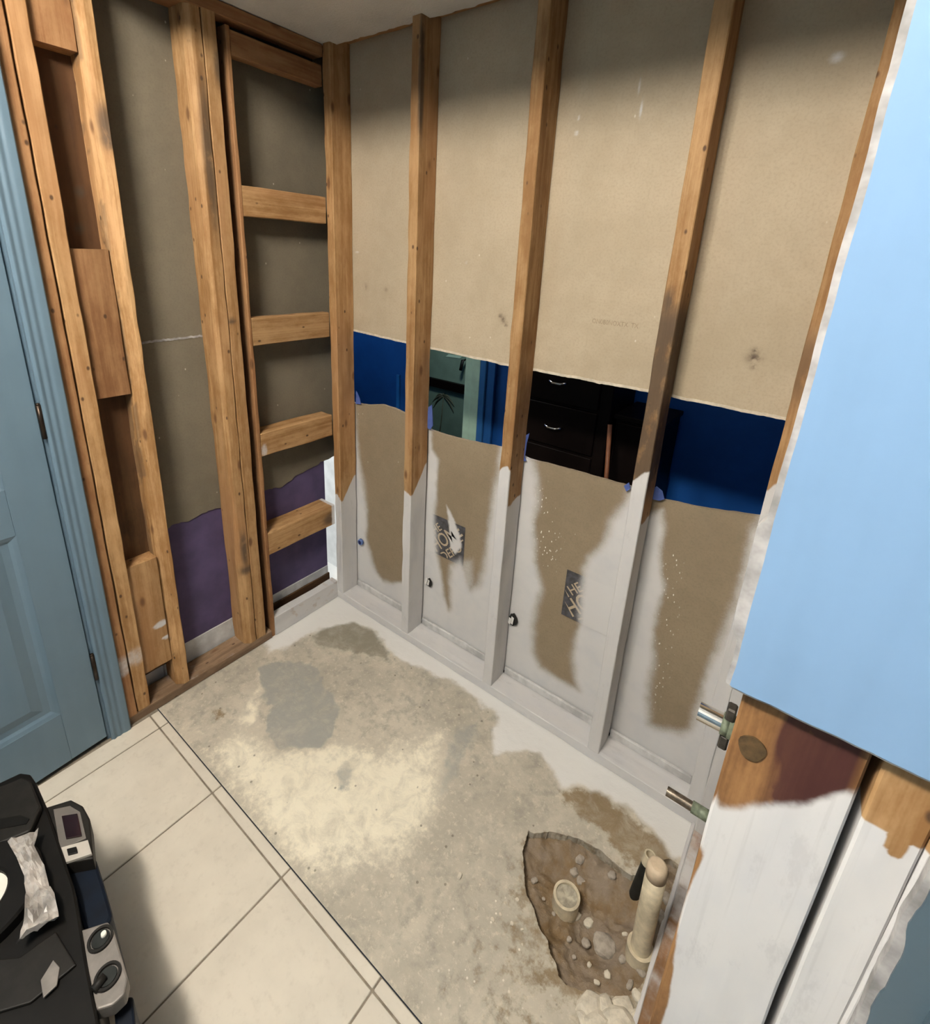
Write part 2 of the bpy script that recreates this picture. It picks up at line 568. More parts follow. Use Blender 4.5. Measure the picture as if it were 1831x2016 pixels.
def dirt_mat():
    t = NT('hole_dirt')
    o = t.coord('Object')
    n1 = t.noise(o, 14, 5, 0.65); n2 = t.noise(o, 60, 4, 0.7)
    c = t.mix(t.ramp(n1, 0.35, 0.65), (0.20, 0.135, 0.072), (0.245, 0.195, 0.145))
    c = t.mix(t.math('MULTIPLY', t.ramp(n2, 0.5, 0.75), 0.5), c, (0.32, 0.265, 0.195))
    return t.done(c, 0.95, bump=n2, strength=0.7, dist=0.006, spec=0.1)


DIRT = dirt_mat()
STONE = flat('rubble', (0.36, 0.315, 0.26), 0.9, 0.35, 40, bump=0.5)
STONE_PALE = flat('pale_mortar', (0.60, 0.545, 0.44), 0.9, 0.25, 40, bump=0.5)


def tile_mat():
    t = NT('beige_ceramic')
    o = t.coord('Object'); r = t.rand()
    off = t.node('ShaderNodeCombineXYZ'); t.link(t.math('MULTIPLY', r, 9.0), off.inputs[0])
    p = t.mapping(o, (1, 1, 1), off.outputs[0])
    n1 = t.noise(p, 7, 5, 0.6); n2 = t.noise(p, 60, 3, 0.6)
    c = t.mix(t.ramp(n1, 0.3, 0.7), (0.68, 0.625, 0.525), (0.61, 0.56, 0.47))
    c = t.mix(t.math('MULTIPLY', t.ramp(n2, 0.5, 0.8), 0.25), c, (0.42, 0.37, 0.30))
    return t.done(c, 0.42, bump=n1, strength=0.05, spec=0.4)


TILE = tile_mat()
GROUT = flat('grout', (0.23, 0.195, 0.15), 0.9, 0.3, 40, bump=0.3)


def popcorn():
    t = NT('popcorn_ceiling')
    o = t.coord('Object')
    n = t.noise(o, 95, 4, 0.7); b = t.noise(o, 5, 3)
    c = t.mix(t.ramp(b, 0.3, 0.7), (0.70, 0.675, 0.64), (0.62, 0.60, 0.565))
    c = t.mix(t.math('MULTIPLY', t.ramp(n, 0.55, 0.75), 0.25), c, (0.45, 0.42, 0.39))
    return t.done(c, 0.95, bump=n, strength=0.5, dist=0.006, spec=0.1)


POPCORN = popcorn()
ROOMWALL = flat('blue_bathroom_wall', (0.16, 0.24, 0.32), 0.7, 0.08, 4)

# ------------------------------------------------------------------ lumber
LW, LD = 0.0381, 0.0889          # 2x4


def lumber(name, lo, hi, axis, mat=WOOD, parent=None, paint=None, stain=None, wob=0.0012, step=0.010, seed=0, wane=None, fine=0.009):
    """a sawn board along axis, finely divided so that paint and wear can sit on it"""
    lo = np.array(lo, float); hi = np.array(hi, float)
    k = [i for i in range(3) if i != axis]
    A, B = hi[k[0]] - lo[k[0]], hi[k[1]] - lo[k[1]]
    r = 0.0022
    def seg(a, b):
        n = max(1, int(round(abs(b - a) / fine)))
        return [a + (b - a) * i / n for i in range(n)]
    sec = [(u, 0.0) for u in seg(r, A - r)] + [(A - r, 0.0)]
    sec += [(A, v) for v in seg(r, B - r)] + [(A, B - r)]
    sec += [(u, B) for u in seg(A - r, r)] + [(r, B)]
    sec += [(0.0, v) for v in seg(B - r, r)] + [(0.0, r)]
    sec = np.array(sec); m = len(sec)
    L = hi[axis] - lo[axis]; n = max(2, int(round(L / step)))
    ls = np.linspace(0, L, n + 1)
    V = np.zeros((n + 1, m, 3)); G = np.zeros((n + 1, m, 3))
    sd = int(seed * 101 + abs(lo[0]) * 1000 + abs(lo[1]) * 777 + abs(lo[2]) * 333) % 9973
    for i, l in enumerate(ls):
        s = sec.copy()
        cx_, cy_ = A / 2, B / 2
        e = (vnoise(np.full(m, l * 14.0), sec[:, 0] * 60 + sec[:, 1] * 35, sd) - 0.5) * 2 * wob
        dirv = np.stack([np.sign(s[:, 0] - cx_) * (np.abs(s[:, 0] - cx_) > A / 2 - 0.003),
                         np.sign(s[:, 1] - cy_) * (np.abs(s[:, 1] - cy_) > B / 2 - 0.003)], 1)
        s = s + dirv * e[:, None]
        if wane is not None:      # bark edge: pull one corner in
            cu, cv, amt = wane
            a_ = amt * float(sstep(0.25, 0.75, fbm(np.array([l * 3.1]), np.array([sd * 0.37]), sd)[0]) + 0.25)
            dd = np.maximum(0, a_ - (np.abs(s[:, 0] - cu * A) + np.abs(s[:, 1] - cv * B))) * 0.5
            s[:, 0] += dd * (1 if cu == 0 else -1); s[:, 1] += dd * (1 if cv == 0 else -1)
        V[i, :, k[0]] = lo[k[0]] + s[:, 0]; V[i, :, k[1]] = lo[k[1]] + s[:, 1]; V[i, :, axis] = lo[axis] + l
        G[i, :, 0] = sec[:, 0]; G[i, :, 1] = sec[:, 1]; G[i, :, 2] = l
    V = V.reshape(-1, 3); G = G.reshape(-1, 3)
    F = []
    for i in range(n):
        for j in range(m):
            q = [i * m + j, i * m + (j + 1) % m, (i + 1) * m + (j + 1) % m, (i + 1) * m + j]
            F.append(q if axis != 1 else q[::-1])
    c0 = list(range(m)); c1 = list(range(n * m, (n + 1) * m))
    F.append(c0[::-1] if axis != 1 else c0); F.append(c1 if axis != 1 else c1[::-1])
    at = {'gr': G, 'paint': np.zeros(len(V)) if paint is None else paint(V), 'stain': np.zeros(len(V)) if stain is None else stain(V)}
    return mesh_obj(name, V, F, mat, parent, at)


def grid_sheet(name, outline_fn, rect, axis, val, thick, mat, parent, attrs_fn, step=0.006, top_fn=None, bot_fn=None, facing=-1):
    """a board in the plane axis=val (front face), with thickness away from the room; u,v are the two other axes"""
    u0, u1, v0, v1 = rect
    nu = max(2, int((u1 - u0) / step)); nv = max(2, int((v1 - v0) / step))
    us = np.linspace(u0, u1, nu + 1)
    tt = np.linspace(0, 1, nv + 1)
    U, T = np.meshgrid(us, tt, indexing='ij')
    b = np.full(nu + 1, v0) if bot_fn is None else bot_fn(us)
    t_ = np.full(nu + 1, v1) if top_fn is None else top_fn(us)
    Vv = b[:, None] * (1 - T) + t_[:, None] * T
    k = [i for i in range(3) if i != axis]
    off = outline_fn(U, Vv) if outline_fn is not None else np.zeros_like(U)
    P = np.zeros((nu + 1, nv + 1, 3)); P[..., k[0]] = U; P[..., k[1]] = Vv; P[..., axis] = val + off
    Q = P.copy(); Q[..., axis] -= facing * thick
    n0 = (nu + 1) * (nv + 1)
    V = np.concatenate([P.reshape(-1, 3), Q.reshape(-1, 3)])
    idx = np.arange(n0).reshape(nu + 1, nv + 1)
    F = []
    for i in range(nu):
        for j in range(nv):
            q = [idx[i, j], idx[i + 1, j], idx[i + 1, j + 1], idx[i, j + 1]]
            F.append(q); F.append([x + n0 for x in q[::-1]])
    def rim(a):
        for i in range(len(a) - 1):
            F.append([a[i], a[i] + n0, a[i + 1] + n0, a[i + 1]])
    rim(list(idx[:, 0])); rim(list(idx[:, -1])[::-1]); rim(list(idx[0, :])[::-1]); rim(list(idx[-1, :]))
    at = attrs_fn(V[:, k[0]], V[:, k[1]]) if attrs_fn else None
    return mesh_obj(name, V, F, mat, parent, at)


# ================================================================== STRUCTURE
def inter(us, pts):
    pts = sorted(pts)
    return np.interp(us, [p_[0] for p_ in pts], [p_[1] for p_ in pts])


# ---- floor: bare concrete slab with a broken-out hole, beige tiles beyond
floor = empty('floor', (0.8, -0.8, 0), 'bare concrete shower floor bordered by beige ceramic tiles', 'floor', kind='structure')
TY = -0.79                                            # where the tiles begin
HOLE_PX = [(1041, 1633), (1029, 1675), (1032, 1720), (1035, 1758), (1051, 1790), (1062, 1829), (1078, 1848), (1084, 1878),
           (1095, 1897), (1100, 1921), (1114, 1938), (1141, 1949), (1177, 1952), (1209, 1962), (1240, 1960), (1272, 1938),
           (1292, 1905), (1302, 1823), (1330, 1758), (1340, 1704), (1318, 1690), (1290, 1697), (1262, 1722), (1240, 1722),
           (1210, 1698), (1182, 1673), (1141, 1651), (1087, 1637), (1046, 1640)]
hole = poly_on(HOLE_PX, 2, 0.0)
hole[:, 0] = np.minimum(hole[:, 0], 1.556)


def floor_attrs(x, y):
    P = np.stack([x, y], 1)
    w = np.stack([x + (fbm(x * 14, y * 14, 3) - .5) * .06, y + (fbm(x * 14, y * 14, 9) - .5) * .06], 1)
    def msk(px, soft, warp=True):
        return sstep(-soft * 2.2, soft * 2.2, sdpoly(w if warp else P, poly_on(px, 2, 0)))
    white = msk([(500, 1240), (530, 1290), (565, 1275), (600, 1252), (660, 1232), (700, 1228), (740, 1250), (765, 1272), (785, 1295),
                 (840, 1318), (900, 1350), (955, 1385), (975, 1410), (968, 1440), (970, 1478), (1010, 1482), (1062, 1486), (1085, 1520),
                 (1100, 1548), (1150, 1545), (1200, 1565), (1250, 1592), (1280, 1635), (1330, 1690), (1420, 1700), (1420, 1580),
                 (1000, 1330), (660, 1130), (520, 1230)], 0.016)
    grey = msk([(506, 1314), (568, 1303), (629, 1310), (640, 1341), (667, 1395), (655, 1440), (629, 1467), (594, 1479), (548, 1475),
                (522, 1433), (529, 1395), (510, 1364)], 0.012)
    stripe = msk([(905, 1420), (940, 1410), (945, 1440), (915, 1490), (885, 1560), (850, 1570), (870, 1500)], 0.03)
    stripe2 = msk([(655, 1500), (690, 1505), (692, 1550), (655, 1560), (648, 1530)], 0.02)
    mid = msk([(720, 1310), (850, 1340), (860, 1400), (800, 1420), (700, 1400)], 0.05)
    cream = msk([(405, 1485), (470, 1430), (540, 1480), (640, 1455), (760, 1480), (880, 1440), (860, 1530), (830, 1620), (790, 1665),
                 (690, 1680), (610, 1695), (545, 1630), (465, 1548)], 0.05)
    ridge = msk([(505, 1325), (515, 1330), (512, 1370), (495, 1415), (482, 1410), (500, 1370)], 0.012)
    lowc = msk([(560, 1650), (700, 1700), (820, 1640), (900, 1560), (1000, 1600), (1000, 1640), (800, 1760), (660, 1780)], 0.08)
    damp = msk([(615, 1252), (655, 1228), (700, 1226), (765, 1275), (762, 1300), (720, 1292), (630, 1268)], 0.014)
    dirt = msk([(1100, 1560), (1130, 1543), (1180, 1553), (1230, 1585), (1255, 1615), (1300, 1655), (1310, 1700), (1270, 1705), (1230, 1690),
                (1190, 1640), (1150, 1612), (1110, 1590)], 0.018)
    dirt2 = msk([(960, 1800), (1040, 1790), (1100, 1930), (1250, 2016), (960, 2016), (900, 1900)], 0.10) * 0.55
    dirt3 = msk([(420, 1395), (445, 1388), (452, 1410), (425, 1415)], 0.012) * 0.8
    near = np.exp(-np.clip(-sdpoly(P, hole), 0, 1) / 0.035) * 0.45
    speck = msk([(960, 1700), (1040, 1660), (1090, 1850), (1060, 1960), (860, 1960), (880, 1760)], 0.05)
    z = np.zeros_like(x)
    return {'paint': white, 'grey': np.clip(grey + 0.75 * stripe + 0.7 * stripe2 + 0.35 * mid, 0, 1),
            'cream': np.clip(cream * 0.95 + ridge + 0.35 * lowc, 0, 1) * (1 - 0.6 * grey), 'dirt': np.clip(dirt + dirt2 + dirt3 + near, 0, 1),
            'damp': damp, 'speck': np.clip(speck, 0, 1)}


def build_slab():
    x0, x1, y0, y1, st = -0.12, 1.66, TY, 0.12, 0.0062
    nx = int((x1 - x0) / st); ny = int((y1 - y0) / st)
    X, Y = np.meshgrid(np.linspace(x0, x1, nx + 1), np.linspace(y0, y1, ny + 1), indexing='ij')
    P = np.stack([X.ravel(), Y.ravel()], 1)
    sd = sdpoly(P, hole)
    Z = (fbm(P[:, 0] * 9, P[:, 1] * 9, 5) - 0.5) * 0.005 + (fbm(P[:, 0] * 60, P[:, 1] * 60, 8) - 0.5) * 0.0016
    edge = sstep(0.0, 0.03, np.minimum(np.minimum(P[:, 0] - 0, 1.53 - P[:, 0]) , np.minimum(0 - P[:, 1], P[:, 1] - TY)))
    Z = Z * np.clip(edge, 0.15, 1) - 0.001
    idx = np.arange(len(P)).reshape(nx + 1, ny + 1)
    keep = sd < 0.002
    quads = []
    for i in range(nx):
        for j in range(ny):
            q = (idx[i, j], idx[i + 1, j], idx[i + 1, j + 1], idx[i, j + 1])
            if all(keep[k] for k in q): quads.append(q)
    # rim vertices are pulled onto the broken outline
    cnt = {}
    for q in quads:
        for a, b in zip(q, q[1:] + q[:1]):
            cnt[(a, b)] = 1
    bedges = [(a, b) for (a, b) in cnt if (b, a) not in cnt]
    rim = [(a, b) for a, b in bedges if sd[a] > -0.03 and sd[b] > -0.03]
    for v in {k for e in rim for k in e}:
        best = None
        for i in range(len(hole)):
            a = hole[i]; b = hole[(i + 1) % len(hole)]; e = b - a
            t = np.clip(((P[v] - a) @ e) / (e @ e), 0, 1); q = a + t * e
            dd = np.hypot(*(P[v] - q))
            if best is None or dd < best[0]: best = (dd, q)
        P[v] = best[1] + (RNG.random(2) - 0.5) * 0.0025
    V = np.concatenate([P, Z[:, None]], 1).tolist()
    low = {}
    F = [list(q) for q in quads]
    for a, b in rim:
        for k in (a, b):
            if k not in low:
                low[k] = len(V)
                inn = hole.mean(0) - P[k]; inn /= np.linalg.norm(inn)
                s = 0.006 + 0.008 * RNG.random()
                V.append([P[k][0] - inn[0] * s, P[k][1] - inn[1] * s, -0.085])
        F.append([b, a, low[a], low[b]])
    V = np.array(V)
    used = sorted({k for f in F for k in f}); mp = {k: i for i, k in enumerate(used)}
    V = V[used]; F = [[mp[k] for k in f] for f in F]
    o = mesh_obj('concrete_slab', V, F, CONCRETE, floor, floor_attrs(V[:, 0], V[:, 1]))
    return o


build_slab()

# dirt in the hole
def build_dirt():
    x0, x1 = hole[:, 0].min() - 0.02, 1.60
    y0, y1 = hole[:, 1].min() - 0.02, hole[:, 1].max() + 0.02
    st = 0.005
    nx = int((x1 - x0) / st); ny = int((y1 - y0) / st)
    X, Y = np.meshgrid(np.linspace(x0, x1, nx + 1), np.linspace(y0, y1, ny + 1), indexing='ij')
    P = np.stack([X.ravel(), Y.ravel()], 1)
    sd = sdpoly(P, hole)
    dep = sstep(-0.005, 0.10, sd)
    # deepest along the near left edge, shallow on the far right
    lean = sstep(1.58, 1.42, P[:, 0]) * 0.65 + 0.3
    Z = -0.016 - 0.05 * lean * (0.35 + 0.65 * dep) + (fbm(P[:, 0] * 22, P[:, 1] * 22, 2) - .5) * 0.035 + (fbm(P[:, 0] * 90, P[:, 1] * 90, 6) - .5) * 0.012
    Z = np.minimum(Z, -0.006)
    idx = np.arange(len(P)).reshape(nx + 1, ny + 1)
    F = [[idx[i, j], idx[i + 1, j], idx[i + 1, j + 1], idx[i, j + 1]] for i in range(nx) for j in range(ny)]
    V = np.concatenate([P, Z[:, None]], 1)
    o = mesh_obj('dirt_fill', V, F, DIRT, floor, smooth=True)
    return P, Z


DP, DZ = build_dirt()
def dirt_z(x, y):
    return float(DZ[np.argmin((DP[:, 0] - x) ** 2 + (DP[:, 1] - y) ** 2)])

# tiles on a grout bed
box('grout_bed', (-0.02, -3.0, -0.03), (3.0, TY - 0.004, 0.0035), GROUT, floor, bev=0.0)
def tile(x0, x1, y0, y1):
    g = 0.0022
    bm = box_bm((x0 + g, y0 + g, -0.002), (x1 - g, y1 - g, 0.0065), 0.0015, 1)
    return bm_obj('tile', bm, TILE, floor)
TXS = [0.012, 0.085, 0.419, 0.757, 1.090, 1.424, 1.758, 2.092, 2.426, 2.76]
TYS = [TY - 0.003, -0.822, -1.156, -1.490, -1.824, -2.158, -2.492, -2.826]
for j in range(len(TYS) - 1):
    for i in range(len(TXS) - 1):
        if j == 0 and TXS[i] > 1.5: continue
        if j == 1 and TXS[i] > 1.5:
            tile(TXS[i], TXS[i + 1], TYS[j + 1], -0.872); continue
        tile(TXS[i], TXS[i + 1], TYS[j + 1], TYS[j])

# ---- ceiling
ceil = empty('ceiling', (1.2, -0.4, 2.19), 'low white popcorn textured ceiling over the stripped shower', 'ceiling', kind='structure')
def soffit():
    n = 90
    edge = [(-0.012 + 0.004 * random.uniform(-1, 1), y) for y in np.linspace(-0.845, 0.028, 60)]
    edge += [(x, 0.03 + 0.012 * sstep(0, 0.7, np.array(x)) + 0.004 * random.uniform(-1, 1)) for x in np.linspace(0.0, 1.70, 110)]
    edge += [(2.8, 0.04), (2.8, -0.85), (-0.012, -0.85)]
    prism('soffit_board', [(float(a), float(b)) for a, b in edge], 2, 2.188, 2.205, POPCORN, ceil)
soffit()
box('soffit_face', (-0.10, -0.862, 2.188), (1.57, -0.85, 2.52), ROOMWALL, ceil, bev=0)
box('upper_board', (-0.2, -3.0, 2.50), (3.0, -0.83, 2.52), POPCORN, ceil, bev=0)
box('soffit_cover', (-0.25, -0.85, 2.30), (3.0, 0.25, 2.32), HOLE, ceil, bev=0)

# ---- back wall: five studs, plate, two gypsum boards
XS = [0.0002, 0.4012, 0.8151, 1.2296, 1.5290]
wall_b = empty('wall_back', (0.78, 0.045, 0), 'opened stud wall with tan gypsum backs and white sprayed base', 'wall', kind='structure')


def stud_paint(xr, front_px, side_px, soft=0.012):
    fp = poly_on(front_px, 1, 0.0)                    # x,z line on the front edge
    sp = poly_on(side_px, 0, xr)                      # y,z line on the right side
    def f(V):
        zf = np.interp(V[:, 0], fp[:, 0], fp[:, 1])
        zs = np.interp(V[:, 1], sp[:, 0], sp[:, 1])
        side = V[:, 0] > xr - 0.004
        z = np.where(side & (V[:, 1] > 0.004), zs, np.where(V[:, 1] < 0.004, zf, zf.mean()))
        z = z + (fbm(V[:, 0] * 70 + V[:, 1] * 50, V[:, 2] * 30, 4) - 0.5) * 0.02
        return sstep(soft, -soft, V[:, 2] - z)
    return f


def blobs(spots):
    """soft round marks: (x, y, z, radius, height)"""
    def f(V):
        s = np.zeros(len(V))
        for x, y, z, r, h in spots:
            d = ((V[:, 0] - x) / r) ** 2 + ((V[:, 1] - y) / (r * 1.5)) ** 2 + ((V[:, 2] - z) / h) ** 2
            s = np.maximum(s, np.exp(-d * d))
        return s
    return f


ZT = 2.28
STF = {0: stud_paint(XS[0] + LW, [(664, 975), (674, 990)], [(672, 992), (698, 935)]),
       1: stud_paint(XS[1] + LW, [(793, 962), (805, 974)], [(808, 985), (838, 913)]),
       2: stud_paint(XS[2] + LW, [(979, 940), (986, 922), (999, 917), (1008, 942)], [(1000, 1000), (1024, 972)]),
       3: stud_paint(XS[3] + LW, [(1241, 948), (1271, 929)], [(1256, 1040), (1266, 1030)]),
       4: stud_paint(XS[4] + LW, [(1511, 966), (1530, 950)], [(1530, 1000), (1540, 1000)])}
z4a = un(1318, 596, 1, 0)[2]; z4b = un(1262, 925, 1, 0)[2]


def stain4(V):
    s = sstep(z4a + 0.04, z4a - 0.05, V[:, 2]) * sstep(z4b - 0.12, z4b - 0.02, V[:, 2]) * 1.0
    return np.maximum(s, blobs([(XS[3] + 0.012, 0.0, z4a, 0.016, 0.035)])(V))


def stain5(V):
    z1 = un(1600, 640, 1, 0)[2]; z2 = un(1560, 790, 1, 0)[2]
    s = sstep(z1 + 0.03, z1 - 0.06, V[:, 2]) * sstep(z2 - 0.05, z2 + 0.05, V[:, 2]) * 0.65
    zc = un(1430, 1250, 1, 0)[2]
    crack = np.exp(-((V[:, 0] - XS[4] - 0.020 - 0.012 * (V[:, 2] - zc)) / 0.005) ** 2) * sstep(0.22, 0.30, V[:, 2]) * sstep(0.78, 0.70, V[:, 2]) * 1.2
    return np.maximum(s, crack)


def stain2(V):
    z0 = un(824, 150, 1, 0)[2]
    return np.exp(-((V[:, 0] - XS[1] - LW) / 0.005) ** 2 - ((V[:, 2] - z0) / 0.16) ** 4) * (V[:, 1] < 0.02) * 1.3


lumber('bottom_plate', (0, 0, 0), (1.567, LD, LW), 0, WOOD, wall_b, paint=lambda V: 0.55 + 0.9 * sstep(-0.02, 0.02, V[:, 1] * 0 + 0.02))
STUD_LABEL = ['corner stud with white sprayed foot', 'pine stud with pointed white overspray', 'pine stud with long white paint tip',
              'water-stained stud dark above the white paint', 'mould-darkened stud at the wall end']
for i, x in enumerate(XS):
    o = lumber('stud', (x, 0, LW), (x + LW, LD, ZT), 2, WOOD, wall_b, paint=STF[i], seed=i,
               stain={1: stain2, 3: stain4, 4: stain5}.get(i, blobs([(x + 0.03, 0.02, 0.9 + 0.13 * i, 0.008, 0.02)])))
    o['label'] = STUD_LABEL[i]
lumber('top_plate', (-0.10, 0.032, 2.206), (1.70, LD, 2.245), 0, WOOD, wall_b)

# upper gypsum board
def upper_attrs(x, z):
    st = np.zeros_like(x)
    for px, py, r in ((1485, 705, .014), (1486, 690, .007), (1483, 722, .006), (992, 629, .010), (985, 622, .006), (996, 640, .005), (1174, 540, .006),
                      (720, 565, .01), (760, 570, .008)):
        c = un(px, py, 1, LD)
        st = np.maximum(st, np.exp(-(((x - c[0]) / r) ** 2 + ((z - c[2]) / r) ** 2)) * (1.0 if py > 580 else 0.5))
    pn = np.zeros_like(x)
    for px, py, rx, rz in ((1648, 113, .012, .010), (1262, 215, .003, .02), (1258, 170, .002, .02), (1135, 262, .006, .006), (1140, 232, .003, .006),
                           (703, 497, .012, .003), (918, 517, .004, .004)):
        c = un(px, py, 1, LD)
        pn = np.maximum(pn, np.exp(-(((x - c[0]) / rx) ** 2 + ((z - c[2]) / rz) ** 2)) * 0.8)
    return {'paint': pn, 'stain': st, 'speck': np.zeros_like(x)}


bot = lambda us: 1.221 + inter(us, [(-0.1, 0.018), (0.04, 0.016), (0.43, 0.004), (0.76, -0.004), (1.2, -0.002), (1.7, -0.008)]) + (fbm(us * 30, us * 0, 3) - .5) * 0.004
up = grid_sheet('gypsum_board', None, (-0.10, 1.66, 1.22, 2.30), 1, LD, 0.0125, PAPER, wall_b, upper_attrs, step=0.006, bot_fn=bot)
up['label'] = 'tan paper back of the upper gypsum board'
# exposed white factory edge along its foot
def edge_strip(name, us, zc, h, y, mat, parent, jag=0.0006):
    n = len(us); V = []; F = []
    for k, u in enumerate(us):
        a = zc[k] - h * (0.9 + 0.12 * random.random()); b = zc[k] + h * 0.10 + jag * random.uniform(-1, 1)
        V += [(u, y - 0.0022, b), (u, y - 0.0008, a), (u, y + 0.012, a), (u, y + 0.012, b)]
    for k in range(n - 1):
        for j in range(4):
            F.append([4 * k + j, 4 * k + (j + 1) % 4, 4 * k + 4 + (j + 1) % 4, 4 * k + 4 + j])
    F += [[0, 1, 2, 3], [4 * n - 1, 4 * n - 2, 4 * n - 3, 4 * n - 4]]
    return mesh_obj(name, V, F, mat, parent)
us = np.linspace(-0.08, 1.64, 260)
edge_strip('board_edge', us, bot(us) + 0.001, 0.0075, LD, flat('cream_board_edge', (0.60, 0.53, 0.42), 0.85, 0.2, 50), up)

# lower gypsum board, sprayed white along studs and foot
BROWN = [
    [(690, 760), (704, 900), (711, 938), (713, 957), (719, 990), (720.5, 1032), (719, 1060), (724, 1079), (731, 1107), (740, 1130), (752, 1145), (770, 1150), (790, 1148), (800, 1100), (830, 1000), (838, 930), (840, 800)],
    [(841, 800), (846, 885), (859, 905), (857, 950), (856, 985), (853, 1007), (856, 1051), (859, 1098), (866, 1136), (871, 1175), (880, 1203), (885, 1196), (883, 1150),
     (884, 1118), (905, 1103), (915, 1130), (924, 1163), (940, 1153), (952, 1115), (959, 1053), (969, 979), (979, 930), (985, 880), (1000, 800)],
    [(1036, 800), (1038, 895), (1051, 914), (1056, 942), (1058, 984), (1052, 1011), (1047, 1029), (1051, 1066), (1051, 1108), (1061, 1145), (1064.5, 1160), (1053, 1195),
     (1048, 1227), (1047, 1252), (1048, 1287), (1061, 1316), (1098, 1341), (1136, 1362), (1128, 1338), (1125, 1298), (1128, 1265), (1140, 1230), (1140, 1200), (1143, 1160),
     (1146, 1125), (1158, 1100), (1187, 1071), (1200, 1030), (1230, 992), (1252, 930), (1262, 800)],
    [(1262, 800), (1268, 1000), (1275, 1017), (1302, 1006), (1305, 1050), (1298, 1100), (1305, 1164), (1287, 1228), (1284, 1278), (1287, 1300), (1275, 1357),
     (1275, 1428), (1291, 1436), (1340, 1446), (1359, 1438), (1385, 1346), (1408, 1286), (1441, 1203), (1466, 1114), (1478, 1050), (1500, 1020), (1560, 800)],
]
BROWN_W = [poly_on(b, 1, LD) for b in BROWN]
STROKE = poly_on([(876, 996), (884, 1008), (893, 1030), (904, 1058), (907, 1078), (895, 1092), (886, 1080), (884, 1050), (880, 1020)], 1, LD)
HAZE = poly_on([(884, 1105), (900, 1102), (930, 1100), (935, 1160), (905, 1200), (880, 1160)], 1, LD)


def lower_paint(x, z):
    P = np.stack([x + (fbm(x * 40, z * 40, 21) - .5) * .012, z + (fbm(x * 40, z * 40, 22) - .5) * .012], 1)
    s = np.max([sdpoly(P, b) for b in BROWN_W], axis=0)
    soft = np.clip(0.030 + 0.05 * (fbm(x * 5, z * 5, 31) - 0.45), 0.010, 0.06)
    m = sstep(soft, -soft, s)
    m = np.maximum(m, sstep(-0.010, 0.008, sdpoly(P, STROKE)) * 0.95)
    m = np.maximum(m, sstep(-0.03, 0.04, sdpoly(P, HAZE)) * 0.55)
    return m


def lower_attrs(x, z):
    P = np.stack([x, z], 1)
    sp = sstep(-0.03, 0.03, sdpoly(P, poly_on([(1052, 960), (1075, 960), (1100, 1080), (1085, 1125), (1060, 1100), (1048, 1040)], 1, LD)))
    sp2 = sstep(-0.02, 0.02, sdpoly(P, poly_on([(1312, 1080), (1340, 1080), (1335, 1170), (1312, 1330), (1290, 1400), (1290, 1300)], 1, LD))) * 0.9
    st = np.zeros_like(x)
    return {'paint': lower_paint(x, z), 'stain': st, 'speck': np.maximum(sp, sp2)}


TOPL = [(700, 795), (725, 798), (750, 797), (775, 806), (795, 816), (845, 848), (870, 857), (915, 868), (1000, 885), (1038, 905), (1130, 930), (1235, 960), (1270, 976), (1300, 986), (1400, 1006), (1495, 1018)]
TOPW = [(un(a, b, 1, LD)[0], un(a, b, 1, LD)[2]) for a, b in TOPL]
top = lambda us: inter(us, [(-0.1, 0.925)] + TOPW + [(1.66, 0.955)]) + (fbm(us * 40, us * 0, 5) - .5) * 0.004
lo_b = grid_sheet('gypsum_board', lambda U, V: 0.006 + 0.004 * np.sin(U * 4.2) ** 2 * (V > 0), (-0.06, 1.60, 0.0395, 0.93), 1, LD, 0.0125, PAPER_NEW, wall_b, lower_attrs, step=0.005, top_fn=top)
lo_b['label'] = 'loose lower gypsum board with white overspray and printed store logos'

# offcut strips left on the back of the plate
OFFCUT = flat('sprayed_offcut', (0.56, 0.55, 0.535), 0.8, 0.3, 14, bump=0.2)
for x0_, x1_ in ((XS[0] + LW + 0.004, XS[1] - 0.002), (XS[1] + LW + 0.004, XS[2] - 0.002), (XS[2] + LW + 0.004, XS[3] - 0.002), (XS[3] + LW + 0.004, XS[4] - 0.002)):
    box('board_offcut', (x0_, LD - 0.006, LW + 0.0005), (x1_, LD + 0.004, LW + 0.030), OFFCUT, wall_b, bev=0.002)

# printed store logos on the lower board
def text_vf(body, size, depth=0.0):
    cu = bpy.data.curves.new('t', 'FONT'); cu.body = body; cu.size = size; cu.align_x = 'CENTER'; cu.align_y = 'CENTER'
    cu.resolution_u = 3; cu.offset = size * 0.010
    o = bpy.data.objects.new('t', cu)
    me = o.to_mesh()
    V = np.array([tuple(v.co) for v in me.vertices]); F = [list(p.vertices) for p in me.polygons]
    o.to_mesh_clear(); bpy.data.objects.remove(o); bpy.data.curves.remove(cu)
    return V, F


def fine_rect(x0, x1, z0, z1, y, st=0.004):
    nu = int((x1 - x0) / st); nv = int((z1 - z0) / st)
    U, W = np.meshgrid(np.linspace(x0, x1, nu + 1), np.linspace(z0, z1, nv + 1), indexing='ij')
    V = np.stack([U.ravel(), np.full(U.size, y), W.ravel()], 1)
    idx = np.arange(len(V)).reshape(nu + 1, nv + 1)
    F = [[idx[i, j], idx[i + 1, j], idx[i + 1, j + 1], idx[i, j + 1]] for i in range(nu) for j in range(nv)]
    return V, F


